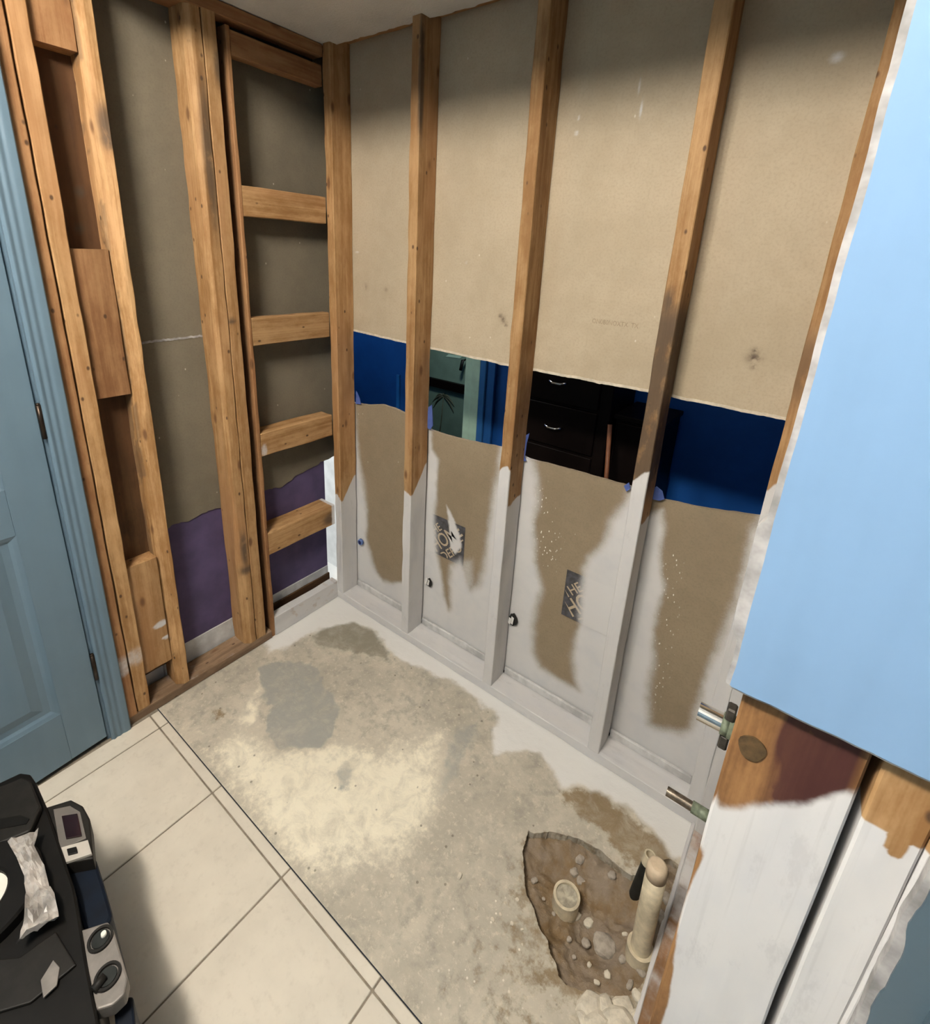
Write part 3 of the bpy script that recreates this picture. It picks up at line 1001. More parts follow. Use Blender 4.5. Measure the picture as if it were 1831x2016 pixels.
def logo(x0, z0, s, dy):
    y = LD - 0.0012 + dy
    V, F = fine_rect(x0, x0 + s, z0, z0 + s, y)
    lg = mesh_obj('printed_logo', V, F, LOGO, lo_b, {'paint': lower_paint(V[:, 0], V[:, 2])})
    c = np.array([x0 + s / 2, z0 + s / 2])
    an = math.radians(45)
    ux = np.array([math.cos(an), math.sin(an)]); uy = np.array([-math.sin(an), math.cos(an)])
    for body, size, w, off in (('THE', 0.046 * s / .17, 0.075, 0.055), ('HOME', 0.080 * s / .17, 0.175, 0.004), ('DEPOT', 0.052 * s / .17, 0.150, -0.052)):
        tv, tf = text_vf(body, size)
        tv[:, 0] *= w * s / .17 / (tv[:, 0].max() - tv[:, 0].min())
        o2 = c + uy * off * s / .17 + (ux * -0.03 if body == 'THE' else 0)
        P = o2 + tv[:, :1] * ux + tv[:, 1:2] * uy
        ok = (P[:, 0] > x0) & (P[:, 0] < x0 + s) & (P[:, 1] > z0) & (P[:, 1] < z0 + s)
        P = np.clip(P, [x0 + .001, z0 + .001], [x0 + s - .001, z0 + s - .001])
        tf = [f for f in tf if all(ok[i] for i in f)]
        if not tf: continue
        W = np.stack([P[:, 0], np.full(len(P), y - 0.0004), P[:, 1]], 1)
        hid = lower_paint(W[:, 0], W[:, 2]) > 0.96
        tf = [f for f in tf if not all(hid[i] for i in f)]
        if not tf: continue
        use = sorted({i for f in tf for i in f}); mp = {i: k for k, i in enumerate(use)}
        W = W[use]; tf = [[mp[i] for i in f] for f in tf]
        mesh_obj('lettering', W, tf, LETTER, lg, {'paint': lower_paint(W[:, 0], W[:, 2])})


logo(0.462, 0.402, 0.170, 0.006)
logo(1.046, 0.404, 0.176, 0.006)
# faded factory print on the upper board
tv, tf = text_vf('ON0B0NOXTX  TX', 0.020)
tv[:, 0] *= 0.13 / (tv[:, 0].max() - tv[:, 0].min())
mesh_obj('factory_print', np.stack([1.088 + tv[:, 0], np.full(len(tv), LD - 0.0005), 1.384 + tv[:, 1] * 0.9], 1), tf, INK_FAINT, up)

# ---- left wall
wall_a = empty('wall_left', (-0.045, -0.45, 0), 'opened pine framing with a ladder of blocks beside the door', 'wall', kind='structure')
dust = lambda V: 0.25 * sstep(0.45, 0.05, V[:, 2]) * fbm(V[:, 1] * 30, V[:, 2] * 30, 3)
lumber('bottom_plate', (-LD, -0.90, 0.0), (0.0, -0.345, 0.036), 1, WOOD_PLATE, wall_a, paint=lambda V: 0.45 * fbm(V[:, 0] * 25, V[:, 1] * 25, 6) * (V[:, 2] > 0.03), stain=lambda V: 0.5 * (V[:, 2] < 0.033))
plate_w = lambda V: np.ones(len(V)) * 0.95 - 0.35 * (fbm(V[:, 1] * 40, V[:, 2] * 40, 12) > 0.62)
lumber('sill_board', (-LW, -0.326, 0.0), (0.0, 0.0, 0.089), 1, WOOD, wall_a, paint=plate_w)
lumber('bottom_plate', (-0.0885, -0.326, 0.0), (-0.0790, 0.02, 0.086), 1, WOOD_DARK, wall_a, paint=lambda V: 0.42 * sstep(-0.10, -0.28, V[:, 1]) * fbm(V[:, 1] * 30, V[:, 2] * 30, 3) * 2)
lumber('stud', (-LD, -0.890, 0.036), (0.002, -0.8525, ZT), 2, WOOD_RED, wall_a, seed=2, paint=lambda V: 0.55 * blobs([(0, -0.87, 0.24, 0.03, 0.05), (0, -0.87, 2.9, 0.05, 0.09)])(V))
lumber('stud', (-LD, -0.8475, 0.036), (0.0, -0.8085, ZT), 2, WOOD, wall_a, seed=3, paint=lambda V: 0.5 * blobs([(0, -0.83, 0.25, 0.03, 0.05)])(V))
lumber('stud', (-LD, -0.7160, 0.036), (0.0, -0.6770, ZT), 2, WOOD, wall_a, seed=4, wane=(1, 0, 0.030), paint=dust,
       stain=lambda V: np.maximum(0.55 * (V[:, 1] < -0.709) * (fbm(V[:, 0] * 30, V[:, 2] * 9, 8) > 0.5), blobs([(0, -0.683, 1.81, 0.02, 0.05), (0, -0.683, 1.78, 0.02, 0.03)])(V)))
lumber('stud', (-LD, -0.4560, 0.036), (0.0, -0.4125, ZT), 2, WOOD, wall_a, seed=5, wane=(1, 0, 0.016),
       stain=blobs([(0, -0.425, 1.78, 0.012, 0.22), (0, -0.430, 0.46, 0.010, 0.08), (0, -0.43, 0.37, 0.02, 0.02)]))
lumber('stud', (-LD, -0.4095, 0.036), (0.0, -0.3700, ZT), 2, WOOD, wall_a, seed=6, stain=blobs([(0, -0.37, 2.02, 0.012, 0.05), (0, -0.40, 1.3, 0.01, 0.01)]))
lumber('furring_strip', (-0.062, -0.340, 0.0), (-0.004, -0.326, 2.135), 2, WOOD_RED, wall_a, seed=7, stain=lambda V: 0.6 * sstep(-0.01, -0.03, V[:, 0]))  # coloured darker behind its front edge
# ladder of blocks
wt = lambda V: np.maximum(0.9 * sstep(-0.03, -0.002, V[:, 1]) * (V[:, 2] < 0.6), 0.6 * blobs([(0, -0.315, 0.82, 0.012, 0.04)])(V))
for z0, z1, dp in ((1.627, 1.717, 0.0381), (1.211, 1.306, 0.0381), (0.800, 0.890, 0.070), (0.383, 0.478, 0.089)):
    lumber('block', (-dp - 0.004, -0.326, z0), (-0.004, 0.0, z1), 1, WOOD, wall_a, seed=z0, paint=wt, stain=blobs([(0, -0.02, 0.42, 0.03, 0.03)]))
lumber('header', (-0.045, -0.326, 2.065), (-0.006, 0.0, 2.128), 1, WOOD_RED, wall_a)
lumber('top_plate', (-LD, -0.95, 2.150), (0.001, 0.0, 2.186), 1, WOOD_RED, wall_a)
box('gap_shade_sheet', (-0.060, -0.345, 2.118), (-0.050, 0.0, 2.152), HOLE, wall_a)  # black strip painting the shade of the gap above the header
lumber('gap_shade_strip', (-0.080, -0.372, 0.036), (-0.064, -0.330, 2.15), 2, WOOD_DARK, wall_a)  # dark strip added so the gap beside the furring reads as shaded
# blocking between the two studs at the door
for z0, z1 in ((1.960, 2.15), (1.112, 1.510), (0.152, 0.562)):
    lumber('block', (-0.075, -0.808, z0), (-0.018, -0.717, z1), 2, WOOD_RED if z0 > 1.9 or 1 < z0 < 1.5 else WOOD, wall_a, seed=z0 * 3,
           paint=(lambda V: 0.8 * blobs([(-0.018, -0.735, 0.31, 0.02, 0.015), (-0.018, -0.725, 0.25, 0.012, 0.01)])(V)) if z0 < 0.5 else None)
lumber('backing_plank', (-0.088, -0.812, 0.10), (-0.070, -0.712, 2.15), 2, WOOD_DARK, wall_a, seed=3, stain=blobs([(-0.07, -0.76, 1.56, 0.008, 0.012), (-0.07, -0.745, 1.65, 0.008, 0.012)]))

# gypsum seen from behind, with a torn foot, purple board below it
def ragged(us):
    return inter(us, [(-1.0, 0.60), (-0.70, 0.602), (-0.63, 0.611), (-0.56, 0.606), (-0.50, 0.622), (-0.446, 0.612), (-0.30, 0.612), (-0.266, 0.615), (-0.2, 0.60), (-0.12, 0.632), (0.024, 0.655), (0.1, 0.66)]) + (fbm(us * 45, us * 0, 4) - 0.5) * 0.016
old = grid_sheet('gypsum_board', None, (-0.72, 0.088, 0.6, 2.30), 0, -LD, 0.0125, PAPER_OLD, wall_a, None, step=0.008, bot_fn=ragged, facing=1)
old['label'] = 'old grey brown back of gypsum board with torn foot'
def seam(zc, y0, y1):
    V = []; F = []
    n = 40
    for k, y in enumerate(np.linspace(y0, y1, n)):
        j = random.uniform(-.0015, .0015)
        V += [(-LD + 0.0015, y, zc - 0.004 + j + 0.02 * (y - y0)), (-LD + 0.0015, y, zc + 0.003 + j + 0.02 * (y - y0)), (-LD - 0.002, y, zc + 0.02 * (y - y0))]
    for k in range(n - 1):
        for j in range(3): F.append([3 * k + j, 3 * k + (j + 1) % 3, 3 * k + 3 + (j + 1) % 3, 3 * k + 3 + j])
    mesh_obj('board_seam', V, F, EDGE, old)
seam(1.243, -0.70, -0.44)
seam(0.995, -0.06, 0.03) if False else None
pb = grid_sheet('purple_board', None, (-0.72, 0.021, 0.10, 0.66), 0, -LD - 0.004, 0.0125, PURPLE, wall_a, None, step=0.02, facing=1)
pb['label'] = 'purple faced gypsum patch behind the studs'
# back of the next room's baseboard
bb = prism('baseboard_left', [(-LD - 0.018, 0.0), (-LD - 0.002, 0.0), (-LD - 0.002, 0.118), (-LD - 0.010, 0.130), (-LD - 0.018, 0.130)], 1, -0.72, 0.021, BASEBOARD, wall_a)
bb.name = 'baseboard'

# ---- door at the left
door = empty('door_1', (0.0, -1.30, 0.0), 'slate blue panel door closed in its fluted casing', 'door', kind='structure')
HY = -0.942                                            # hinge line
def fluted(name, y0, y1, x0, x1, z0, z1, mat, parent, axis_y=True, sgn=1):
    """casing board with flutes; profile across its face"""
    n = 34; prof = []
    for k in range(n + 1):
        t = k / n
        dpt = (x1 - x0)
        h = dpt * (0.72 + 0.28 * sstep(0.0, 0.12, np.array(t)) * sstep(1.0, 0.93, np.array(t)))
        for c, w, a in ((0.27, 0.09, 0.0030), (0.55, 0.10, 0.0026)):
            h = h - a * math.exp(-((t - c) / w) ** 2)
        prof.append((y0 + (y1 - y0) * t, float(h)))
    P = [(x0, y0)] + [(x0 + h, y) for y, h in prof] + [(x0, y1)]
    if not axis_y:                                     # face looks towards -y: swap roles
        P = [(b, sgn * a) for a, b in P]
    V, F = prism_vf(np.array(P), 2, z0, z1)
    return mesh_obj(name, V, F, mat, parent)


fluted('casing', HY + 0.006, -0.880, 0.0, 0.020, 0.0, 2.08, BLUE_DOOR, door)
box('jamb', (-LD, HY - 0.002, 0.0), (0.0, HY + 0.02, 2.08), BLUE_DOOR, door)
box('casing', (-0.0, -1.80, 2.04), (0.018, -0.880, 2.10), BLUE_DOOR, door)
AJ = math.radians(3.0)
leaf = empty('door_leaf', (0.0, HY, 0.012), parent=door)
def leafbox(name, y0, y1, z0, z1, x0, x1, bev, parent=None):
    return box(name, (x0, HY - y1, z0), (x1, HY - y0, z1), BLUE_DOOR, parent or leaf, bev=bev)
slab = leafbox('slab', 0.004, 0.714, 0.024, 2.03, -0.030, -0.002, 0.001)
for y0, y1, nm in ((0.004, 0.100, 'stile'), (0.614, 0.714, 'stile'), (0.335, 0.383, 'mullion')):
    leafbox(nm, y0, y1, 0.024, 2.03, -0.004, 0.008, 0.0015)
for z0, z1 in ((0.024, 0.205), (0.80, 0.93), (1.62, 1.73), (1.92, 2.03)):
    for y0, y1 in ((0.1, 0.335), (0.383, 0.614)):
        leafbox('rail', y0, y1, z0, z1, -0.004, 0.008, 0.001)
def raised(y0, y1, z0, z1):
    lv = [(0.0, 0.0075), (0.010, 0.0035), (0.018, -0.0015), (0.034, -0.0015), (0.060, 0.0055)]
    V = []; F = []
    for m, x in lv:
        V += [(x, HY - y0 - m, z0 + m), (x, HY - y1 + m, z0 + m), (x, HY - y1 + m, z1 - m), (x, HY - y0 - m, z1 - m)]
    for k in range(len(lv) - 1):
        for j in range(4):
            F.append([4 * k + j, 4 * k + (j + 1) % 4, 4 * k + 4 + (j + 1) % 4, 4 * k + 4 + j])
    e = 4 * (len(lv) - 1); F.append([e, e + 1, e + 2, e + 3])
    mesh_obj('raised_panel', V, F, BLUE_DOOR, leaf)
for z0, z1 in ((0.205, 0.80), (0.93, 1.62), (1.73, 1.92)):
    for y0, y1 in ((0.1, 0.335), (0.383, 0.614)):
        raised(y0, y1, z0, z1)
leaf.rotation_euler.z = AJ
for z in (1.085, 0.300, 1.86):
    h = empty('hinge', (0.012, HY + 0.001, z - 0.045), parent=door)
    tube('barrel', [(0.012, HY + 0.001, z - 0.045), (0.012, HY + 0.001, z + 0.045)], 0.0058, HINGE, h, n=12)
    tube('pin_head', [(0.012, HY + 0.001, z + 0.045), (0.012, HY + 0.001, z + 0.050)], [0.0058, 0.004], HINGE, h, n=12)
    box('hinge_plate', (0.002, HY + 0.001, z - 0.045), (0.0045, HY + 0.016, z + 0.045), HINGE, h, bev=0)

# rest of that wall behind the door, and the room behind the camera
wl = empty('wall_left_rear', (-0.06, -2.3, 0), 'blue bathroom wall beyond the panel door', 'wall', kind='structure')
box('board', (-0.10, -3.0, 0.0), (-0.001, -1.72, 2.5), ROOMWALL, wl, bev=0)
box('board', (-0.10, -1.72, 2.08), (-0.001, -0.86, 2.5), ROOMWALL, wl, bev=0)
wr = empty('wall_rear', (1.4, -3.0, 0), 'blue bathroom wall behind the viewer', 'wall', kind='structure')
box('board', (-0.1, -3.05, 0.0), (3.05, -3.0, 2.5), ROOMWALL, wr, bev=0)
wq = empty('wall_right_rear', (3.02, -2.0, 0), 'blue bathroom wall at the far right of the room', 'wall', kind='structure')
box('board', (3.0, -3.0, 0.0), (3.05, -0.86, 2.5), ROOMWALL, wq, bev=0)

# ---- right wall stub: blue board above, stripped posts below
wall_c = empty('wall_right', (1.62, -0.45, 0), 'stub wall with light blue board cut away above bare posts', 'wall', kind='structure')
YF = -0.850
lumber('bottom_plate', (1.567, -0.81, 0.0), (1.567 + LD, 0.0, LW), 1, WOOD_RED, wall_c, paint=lambda V: 0.8 * (fbm(V[:, 1] * 14, V[:, 2] * 40, 3) + 0.25 * (V[:, 1] > -0.3)), stain=lambda V: 0.5 * (V[:, 1] < -0.1))
lumber('sill_strip', (1.557, -0.79, 0.0), (1.567, -0.005, 0.014), 1, WOOD, wall_c, paint=lambda V: np.ones(len(V)) * 0.8)
lumber('stud', (1.567, -0.046, LW), (1.567 + LD, -0.006, 2.19), 2, WOOD, wall_c, seed=9, paint=lambda V: sstep(1.02, 0.9, V[:, 2]))


PZ = poly_on([(1404, 1584), (1450, 1588), (1530, 1586), (1600, 1578), (1668, 1558)], 1, YF)


def post_paint(V):
    zl = np.interp(V[:, 0], PZ[:, 0], PZ[:, 1]) + (fbm(V[:, 0] * 90, V[:, 2] * 30, 4) - .5) * 0.008
    m = sstep(0.024, -0.024, V[:, 2] - zl)
    bare = sstep(0.004, -0.003, V[:, 0] - 1.5885 - 0.0055 * np.sin(V[:, 2] * 19)) * sstep(0.55, 0.66, V[:, 2]) * sstep(1.02, 0.98, V[:, 2])
    return m * (1 - 0.9 * bare) + 0.3 * (V[:, 0] < 1.586) * (V[:, 2] > 1.05) * (V[:, 0] > 1.5835)


def post_stain(V):
    return sstep(1.612, 1.632, V[:, 0] + (fbm(V[:, 0] * 60, V[:, 2] * 12, 7) - .5) * 0.03) * sstep(1.668, 1.662, V[:, 0]) * sstep(1.00, 1.04, V[:, 2]) * 1.6


PST = lumber('end_post', (1.583, YF, LW), (1.672, YF + LW, 2.45), 2, WOOD_POST, wall_c, paint=post_paint, stain=post_stain, wob=0.0006, step=0.005, fine=0.004)
PST['label'] = 'end post, maroon stained above and sprayed white below'
kc = un(1480, 1473, 1, YF)
prism('knot', [(kc[0] + 0.0105 * math.cos(a) * (1 + .1 * math.sin(3 * a)), kc[2] + 0.0125 * math.sin(a)) for a in np.linspace(0, 6.2, 22)[:-1]], 1, YF - 0.0012, YF + 0.003, flat('knot_wood', (0.085, 0.052, 0.022), 0.6, 0.4, 80), PST)


JBROWN = poly_on([(1690, 1480), (1700, 1583), (1729, 1590), (1757, 1604), (1744, 1646), (1755, 1688), (1773, 1697), (1794, 1669), (1828, 1607), (1850, 1540), (1850, 1450)], 1, YF)


def jack_paint(V):
    w = np.stack([V[:, 0] + (fbm(V[:, 0] * 120, V[:, 2] * 60, 14) - .5) * 0.008, V[:, 2] + (fbm(V[:, 0] * 120, V[:, 2] * 60, 24) - .5) * 0.012], 1)
    return sstep(0.003, -0.003, np.maximum(sdpoly(w, JBROWN), V[:, 2] - 1.13))


JK = lumber('jack_stud', (1.6795, YF + 0.001, LW), (1.7175, YF + LD, 2.45), 2, WOOD, wall_c, paint=jack_paint, wob=0.0006, step=0.005, fine=0.004)
JK['label'] = 'second post across the dark gap, white with bare brown patch'
lumber('jack_stud', (1.7180, YF + 0.001, LW), (1.7560, YF + LD, 2.45), 2, WOOD, wall_c, paint=jack_paint, wob=0.0006, step=0.005, fine=0.004)
box('gap_shade_sheet', (1.60, YF + 0.09, 0.0), (1.80, YF + 0.10, 2.4), HOLE, wall_c, bev=0)  # black sheet, the cavity's deep shade put into its colour
box('stub_board', (1.657, -0.81, 0.0), (1.669, 0.10, 2.4), PAPER_OLD, wall_c, bev=0)


def torn_blue():
    """blue painted board, cut along its foot and torn along its left edge"""
    yb = YF - 0.0015; yf_ = YF - 0.0135
    zb = lambda x: 1.2020 + (x - 1.57) * 0.006
    left = []
    for z in np.linspace(1.206, 2.50, 150):
        left.append((1.5725 + (float(fbm(np.array([z * 22]), np.array([0.0]), 4)[0]) - .5) * 0.0022, float(z)))
    foot = [(x, zb(x) + (float(fbm(np.array([x * 60]), np.array([1.0]), 6)[0]) - .5) * 0.0022) for x in np.linspace(2.98, 1.5735, 150)]
    core = foot + [(x - 0.0034 - 0.0022 * float(fbm(np.array([z * 9]), np.array([3.]), 8)[0]) * (1 if z > 1.26 else 0.2) - (0.005 if 1.25 < z < 1.36 else 0), z) for x, z in left] + [(2.98, 2.50)]
    b = prism('gypsum_core', core, 1, yf_ + 0.0016, yb, EDGE, wall_c)
    paint = [(x, z + 0.0025) for x, z in foot] + left + [(2.98, 2.50)]
    p = prism('blue_board_face', paint, 1, yf_, yf_ + 0.0016, BLUE, wall_c)
    p['label'] = 'light blue painted board with torn white edge'
torn_blue()
# torn lower board and fluted blue trim at the lower right
def lower_right():
    zz = np.linspace(0.0, 1.198, 160)
    xe = 1.7205 + (fbm(zz * 14, zz * 0, 6) - .5) * 0.007 - 0.006 * sstep(0.4, 0.0, zz)
    core = [(float(x), float(z)) for x, z in zip(xe, zz)] + [(1.80, 1.198), (1.80, 0.0)]
    prism('gypsum_core', core, 1, YF - 0.010, YF - 0.0015, EDGE, wall_c)
    xe2 = xe + 0.006 + (fbm(zz * 30, zz * 0, 16) - .5) * 0.006
    face = [(float(x), float(z)) for x, z in zip(xe2, zz)] + [(1.80, 1.198), (1.80, 0.0)]
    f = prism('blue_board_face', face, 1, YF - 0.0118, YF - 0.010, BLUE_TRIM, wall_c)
    f['label'] = 'slate blue strip of board with torn white edge'
lower_right()
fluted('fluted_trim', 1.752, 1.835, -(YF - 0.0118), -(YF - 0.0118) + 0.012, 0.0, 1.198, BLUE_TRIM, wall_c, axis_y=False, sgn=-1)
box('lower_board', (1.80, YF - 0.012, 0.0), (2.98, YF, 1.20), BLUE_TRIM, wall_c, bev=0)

# ---- next room behind the left wall
nr = empty('floor_next_room', (-0.9, 0.2, 0), 'pale floor of the bright next room behind the purple patch', 'floor', kind='structure')
box('floor_sheet', (-2.4, -1.2, -0.02), (-0.109, 0.15, 0.0), PALEFLOOR, nr, bev=0)
nw = empty('wall_next_room', (-2.4, 0, 0), 'white wall of the bright next room behind the purple patch', 'wall', kind='structure')
box('board', (-2.45, -1.2, 0.0), (-2.4, 0.165, 2.4), PAINTWHITE, nw, bev=0)
box('board', (-2.4, 0.150, 0.0), (-0.112, 0.165, 2.4), PAINTWHITE, nw, bev=0)
box('board', (-2.4, -1.2, 0.0), (-0.12, -1.15, 2.4), PAINTWHITE, nw, bev=0)
box('board', (-0.115, -1.2, 0.66), (-0.103, 0.15, 2.4), PAINTWHITE, nw, bev=0)
box('board', (-0.112, -1.2, 0.0), (-0.1075, 0.0215, 0.66), PAINTWHITE, nw, bev=0)
box('board', (-0.112, 0.105, 0.0), (-0.103, 0.15, 0.66), PAINTWHITE, nw, bev=0)

# ---- rooms behind the back wall, seen through the slot
fw = empty('wall_far', (0.6, 0.95, 0), 'deep blue wall seen through the slot in the gypsum', 'wall', kind='structure')
YB = 0.90
def far(name, x0, x1, z0, z1, y0, y1, mat, bev=0.0):
    return box(name, (x0, y0, z0), (x1, y1, z1), mat, fw, bev=bev)
def fx(px, py, y): return float(un(px, py, 1, y)[0])
xg0 = fx(822, 730, YB); xg1 = fx(915, 760, YB); xm = fx(946, 770, YB); xb = fx(958, 775, YB)
far('board', -0.98, xg0, 0.0, 2.3, YB, YB + 0.10, DEEPBLUE)
xc = fx(783, 760, YB)
far('corner_bead', xc, xc + 0.022, 0.0, 0.835, YB - 0.012, YB, flat('lighter_blue_trim', (0.02, 0.17, 0.52), 0.35, 0.1, 10))
far('board', xm - 0.01, 3.0, 0.0, 2.3, YB + 0.012, YB + 0.10, DEEPBLUE)
far('mint_casing', xg1, (xg1 + xm) / 2 - 0.006, 0.0, 2.1, YB - 0.004, YB + 0.11, MINT, 0.003)
far('mint_casing', (xg1 + xm) / 2 - 0.006, xm, 0.0, 2.1, YB - 0.014, YB + 0.11, MINT, 0.004)
far('blue_casing', xm, xb, 0.0, 2.1, YB - 0.020, YB + 0.012, flat('mid_blue_trim', (0.035, 0.16, 0.42), 0.4, 0.1, 10), 0.004)
far('blue_casing', xb, xb + 0.05, 0.0, 2.1, YB - 0.010, YB + 0.012, flat('mid_blue_trim_shade', (0.02, 0.115, 0.36), 0.4, 0.1, 10), 0.003)
YG = 1.95
far('green_board', -2.2, xg1 + 0.6, 0.0, 2.3, YG, YG + 0.05, GREENWALL)
far('side_board', 1.66, 1.70, 0.0, 2.3, 0.10, YB + 0.012, DEEPBLUE)
far('side_board', -1.03, -0.98, 0.0, 2.3, 0.10, YB + 0.10, DEEPBLUE)
far('end_board', -2.25, -2.2, 0.0, 2.3, YB + 0.1, YG + 0.05, GREENWALL)
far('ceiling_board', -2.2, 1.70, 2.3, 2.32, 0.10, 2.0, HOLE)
ff = empty('floor_far', (0.2, 1.0, 0), 'dark floor of the rooms behind the slot', 'floor', kind='structure')
box('floor_sheet', (-2.2, 0.105, -0.02), (1.70, 2.0, -0.001), BLACKWOOD, ff, bev=0)

# black wall shelf in the green room, palm print, hook
s0 = un(838, 742, 1, YG); s1 = un(925, 768, 1, YG)
sh = empty('wall_shelf', (float(s0[0] + s1[0]) / 2, YG, float(s0[2]) - 0.03), 'black shelf on the grey green wall seen through the slot', 'shelf')
box('board', (s0[0] - 0.4, YG - 0.035, s1[2] - 0.035), (s1[0] + 0.5, YG - 0.001, s1[2] + 0.035), BLACKWOOD, sh)
box('bracket', (s1[0] + 0.1, YG - 0.06, s1[2] - 0.10), (s1[0] + 0.12, YG - 0.001, s1[2] - 0.035), BLACKWOOD, sh)
hk = un(918, 718, 1, YG - 0.05)
h = empty('wall_hook', hk.tolist(), 'small black hook above the shelf on the green wall', 'hook')
box('plate', (hk[0] - 0.03, YG - 0.012, hk[2] - 0.02), (hk[0] + 0.03, YG - 0.001, hk[2] + 0.09), STEELBLACK, h)
tube('prong', [(hk[0] - 0.01, YG - 0.012, hk[2] + 0.04), (hk[0] - 0.03, YG - 0.06, hk[2] + 0.03), (hk[0] - 0.045, YG - 0.06, hk[2] - 0.05)], 0.014, STEELBLACK, h, n=10)
pl0 = un(868, 838, 1, YG); pl1 = un(874, 780, 1, YG)
palm = empty('palm_print', (float(pl0[0]), YG, float(pl0[2])), 'dark palm tree print on the green wall below the shelf', 'wall print')
tube('trunk', [(pl0[0] - 0.02, YG - 0.003, pl0[2] - 0.16), (pl0[0], YG - 0.003, pl0[2]), (pl1[0], YG - 0.003, pl1[2])], [0.005, 0.005, 0.004], PALM, palm, n=8)
for a in (-20, 15, 50, 95, 135, 170, 205):
    r_ = math.radians(a); L_ = 0.12
    pts = [(pl1[0] + math.cos(r_) * L_ * t, YG - 0.003, pl1[2] + math.sin(r_) * L_ * t * 0.75 - 0.09 * t * t) for t in np.linspace(0, 1, 7)]
    tube('frond', pts, [0.004, 0.009, 0.011, 0.010, 0.008, 0.005, 0.002], PALM, palm, n=8)
bl = un(893, 702, 1, YG)
prism('light_patch', [(bl[0] - .08, bl[2] - .012), (bl[0] + .07, bl[2] - .004), (bl[0] + .09, bl[2] + .018), (bl[0] - .05, bl[2] + .012)], 1, YG - 0.004, YG - 0.001, MINT, fw)

# dark dresser, low cabinet, broom
YD = 0.58
dx0 = fx(1003, 800, YD); dx1 = fx(1198, 830, YD)
dr = empty('dresser', ((dx0 + dx1) / 2, YD + 0.13, 0), 'tall espresso dresser with silver pulls seen through the slot', 'dresser')
box('body', (dx0, YD + 0.012, 0.0), (dx1, YD + 0.29, 1.30), BLACKWOOD, dr, bev=0.003)
zd = [un(1097, 750, 1, YD)[2], un(1090, 838, 1, YD)[2]]
pit = zd[0] - zd[1]
for k in range(5):
    zc = zd[0] + pit * (1 - k)
    if zc - pit / 2 < 0.05: continue
    d_ = box('drawer', (dx0 + 0.012, YD, zc - pit / 2 + 0.006), (dx1 - 0.05, YD + 0.02, zc + pit / 2 - 0.006), BLACKWOOD, dr, bev=0.003)
    hx = un(1095, 795, 1, YD)[0]
    pts = [(hx - 0.036, YD + 0.001, zc), (hx - 0.034, YD - 0.014, zc - 0.002), (hx - 0.015, YD - 0.021, zc - 0.006), (hx + 0.015, YD - 0.021, zc - 0.006), (hx + 0.034, YD - 0.014, zc - 0.002), (hx + 0.036, YD + 0.001, zc)]
    tube('pull', pts, 0.0055, CHROME, d_, n=10)
cx0 = dx1 + 0.012; cx1 = fx(1300, 870, 0.62)
lc = empty('low_cabinet', ((cx0 + cx1) / 2, 0.74, 0), 'low black cabinet between the dresser and the blue wall', 'cabinet')
ztop = float(un(1240, 822, 1, 0.62)[2])
box('body', (cx0, 0.63, 0.0), (cx1, 0.88, ztop - 0.02), BLACKWOOD, lc, bev=0.002)
box('top', (cx0 - 0.008, 0.62, ztop - 0.02), (cx1 + 0.008, 0.885, ztop), BLACKWOOD, lc, bev=0.003)
box('door', (cx0 + 0.01, 0.62, 0.08), (cx1 - 0.01, 0.632, ztop - 0.03), BLACKWOOD, lc, bev=0.003)
b0 = un(1193, 950, 1, 0.50); b1 = un(1201, 836, 1, 0.545)
bd = (b1 - b0) / (b1[2] - b0[2])
bb0 = b0 + bd * (0.045 - b0[2])
bro = empty('broom', (float(bb0[0]), float(bb0[1]), 0.0), 'thin reddish wooden broom handle leaning beside the dark dresser', 'broom')
tube('handle', [bb0, b0, b1], 0.0085, HANDLE_WOOD, bro, n=10)
box('head', (bb0[0] - 0.11, bb0[1] - 0.02, 0.03), (bb0[0] + 0.11, bb0[1] + 0.02, 0.075), HANDLE_WOOD, bro, bev=0.006)
box('bristles', (bb0[0] - 0.105, bb0[1] - 0.024, 0.0), (bb0[0] + 0.105, bb0[1] + 0.024, 0.035), BLACKWOOD, bro, bev=0.004)

# ---- bits of blue tape on the lower board's edge
def tape(px, w, hgt, label, tilt=0.0):
    pts = [un(a, b, 1, LD - 0.004) for a, b in px]
    P = [(q[0], q[2]) for q in pts]
    o = prism('painters_tape', P, 1, LD - 0.0035, LD - 0.0015, TAPE, None)
    tag(o, label, 'tape', 'scraps of blue tape along the cut board')
tape([(841, 803), (850, 797), (852, 838), (847, 846), (840, 842)], 0, 0, 'scrap of blue tape beside the second stud from the corner')
tape([(1030, 860), (1042, 853), (1037, 872), (1033, 900), (1036, 908), (1026, 908)], 0, 0, 'scrap of blue tape beside the middle stud')
tape([(1228, 957), (1238, 950), (1241, 962), (1233, 968)], 0, 0, 'smallest scrap of blue tape left of the stained stud')
tape([(1283, 962), (1293, 958), (1304, 967), (1308, 983), (1298, 986), (1278, 982)], 0, 0, 'widest scrap of blue tape right of the stained stud')
tape([(701, 770), (708, 785), (710, 796), (700, 795)], 0, 0, 'scrap of blue tape beside the corner stud')

# ---- small fixings in the back wall bays
c = un(710, 1067, 1, LD - 0.006)
an_ = empty('screw_anchor', c.tolist(), 'round blue plug in the lower board beside the corner stud', 'plug')
tube('collar', [(c[0], LD - 0.001, c[2]), (c[0], LD - 0.012, c[2])], [0.015, 0.013], flat('blue_plug', (0.10, 0.16, 0.36), 0.4), an_, n=16)
tube('bore', [(c[0], LD - 0.011, c[2]), (c[0], LD - 0.0128, c[2])], 0.0085, flat('navy_bore', (0.01, 0.015, 0.09), 0.4), an_, n=14)


